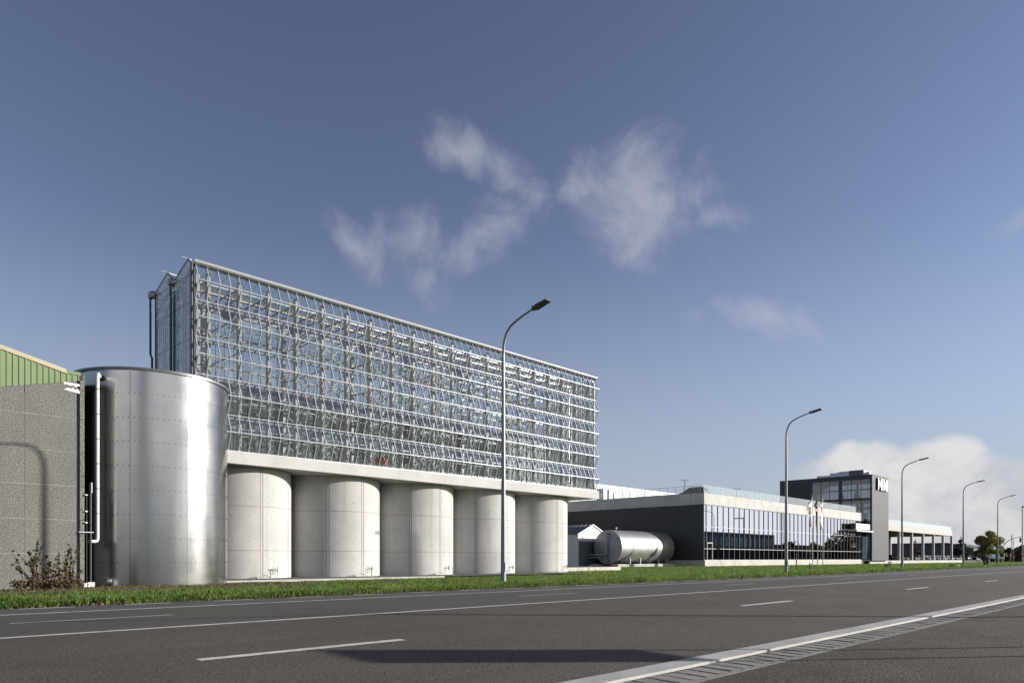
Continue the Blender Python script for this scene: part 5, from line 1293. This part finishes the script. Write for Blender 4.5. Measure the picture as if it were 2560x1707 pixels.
# ------------------------------------------------------------------ people
def figure(name, label, x, y, z, heading, height, top_m, leg_m, hair_m, step=.22, bag=None):
    t = thing(name, label, 'person', (x, y, z)); s = height / 1.75
    fw = Vector((math.cos(heading), math.sin(heading), 0)); sd_ = Vector((-fw.y, fw.x, 0))
    def P(f, l, h): return Vector((x, y, z)) + fw * f * s + sd_ * l * s + UP * h * s
    J = [(P(0, 0, .95), .145), (P(0, 0, 1.15), .14), (P(.02, 0, 1.36), .165), (P(.03, 0, 1.50), .06), (P(.05, 0, 1.56), .075), (P(.05, 0, 1.66), .105), (P(.045, 0, 1.74), .06)]
    E = [(0, 1), (1, 2), (2, 3), (3, 4), (4, 5), (5, 6)]
    for q in (-1, 1):
        k = len(J); f = step * q
        J += [(P(.02, .20 * q, 1.40), .06), (P(-f * .5, .26 * q, 1.14), .05), (P(-f * .8 + .08, .25 * q, .92), .038), (P(-f * .8 + .12, .245 * q, .82), .042)]
        E += [(2, k), (k, k + 1), (k + 1, k + 2), (k + 2, k + 3)]
        k = len(J)
        J += [(P(0, .095 * q, .88), .10), (P(f * .55, .10 * q, .50), .068), (P(f * .9 - .08, .10 * q, .09), .045), (P(f * .9 + .10, .10 * q, .04), .04)]
        E += [(0, k), (k, k + 1), (k + 1, k + 2), (k + 2, k + 3)]
    me = bpy.data.meshes.new('body'); me.from_pydata([tuple(p - Vector((x, y, z))) for p, r in J], E, []); me.materials.append(MAT['skin'])
    ob = bpy.data.objects.new('body', me); col.objects.link(ob); ob.parent = t
    md = ob.modifiers.new('skin', 'SKIN'); sk = me.skin_vertices[0].data
    for i_, (p, r) in enumerate(J): sk[i_].radius = (r * s, r * s); sk[i_].use_root = i_ == 0
    ob.modifiers.new('sub', 'SUBSURF').render_levels = 2
    g = 1.12
    MB().tube([P(0, 0, .86), P(0, 0, 1.0), P(0, 0, 1.15), P(.02, 0, 1.36), P(.03, 0, 1.47)], [.19 * s, .19 * s, .18 * s, .20 * s, .08 * s], 12).build('jacket', top_m, t, smooth=60)
    for q in (-1, 1):
        f = step * q
        MB().tube([P(.02, .17 * q, 1.42), P(-f * .5, .26 * q, 1.14), P(-f * .8 + .08, .25 * q, .92)], [.09 * s, .072 * s, .055 * s], 8).build('sleeve', top_m, t, smooth=60)
        MB().tube([P(0, .09 * q, .92), P(f * .55, .10 * q, .50), P(f * .9 - .08, .10 * q, .10)], [.125 * s, .095 * s, .075 * s], 8).build('trouser_leg', leg_m, t, smooth=60)
        MB().tube([P(f * .9 - .13, .10 * q, .05), P(f * .9, .10 * q, .06), P(f * .9 + .14, .10 * q, .035)], [.05 * s, .06 * s, .04 * s], 8).build('shoe', 'shoe_white', t, smooth=60)
    MB().tube([P(.0, 0, 1.60), P(.01, 0, 1.68), P(.03, 0, 1.775)], [.09 * s, .118 * s, .05 * s], 10).build('hair', hair_m, t, smooth=60)
    return t, P
X_, Y_ = at_d(2467.5, 107)
p_, P_ = figure('person', 'person in maroon jacket and dark trousers walking along the verge with a bag', X_, Y_, -.15, PI + .2, 1.66, 'cloth_maroon', 'cloth_black', 'hair_grey')
bg_ = P_(.22, -.30, .55)
t = thing('shoulder_bag', 'dark blue bag with white flap hanging from the hand of the walking person', 'bag', tuple(bg_))
MB().prism([(bg_.x - .26, bg_.z - .26), (bg_.x + .26, bg_.z - .26), (bg_.x + .30, bg_.z + .05), (bg_.x + .18, bg_.z + .2), (bg_.x - .24, bg_.z + .2)], 'y', bg_.y - .12, bg_.y + .12).build('bag_body', 'cloth_blue', t)
MB().box(bg_.x - .22, bg_.x + .28, bg_.y - .13, bg_.y + .13, bg_.z + .12, bg_.z + .22).build('flap', 'shoe_white', t)
X_, Y_ = at_d(2534.5, 205)
figure('person', 'person in dark clothes standing by the banner poles at the crossing', X_, Y_, -.1, -PI / 2, 1.8, 'cloth_black', 'cloth_black', 'hair_grey', .05)
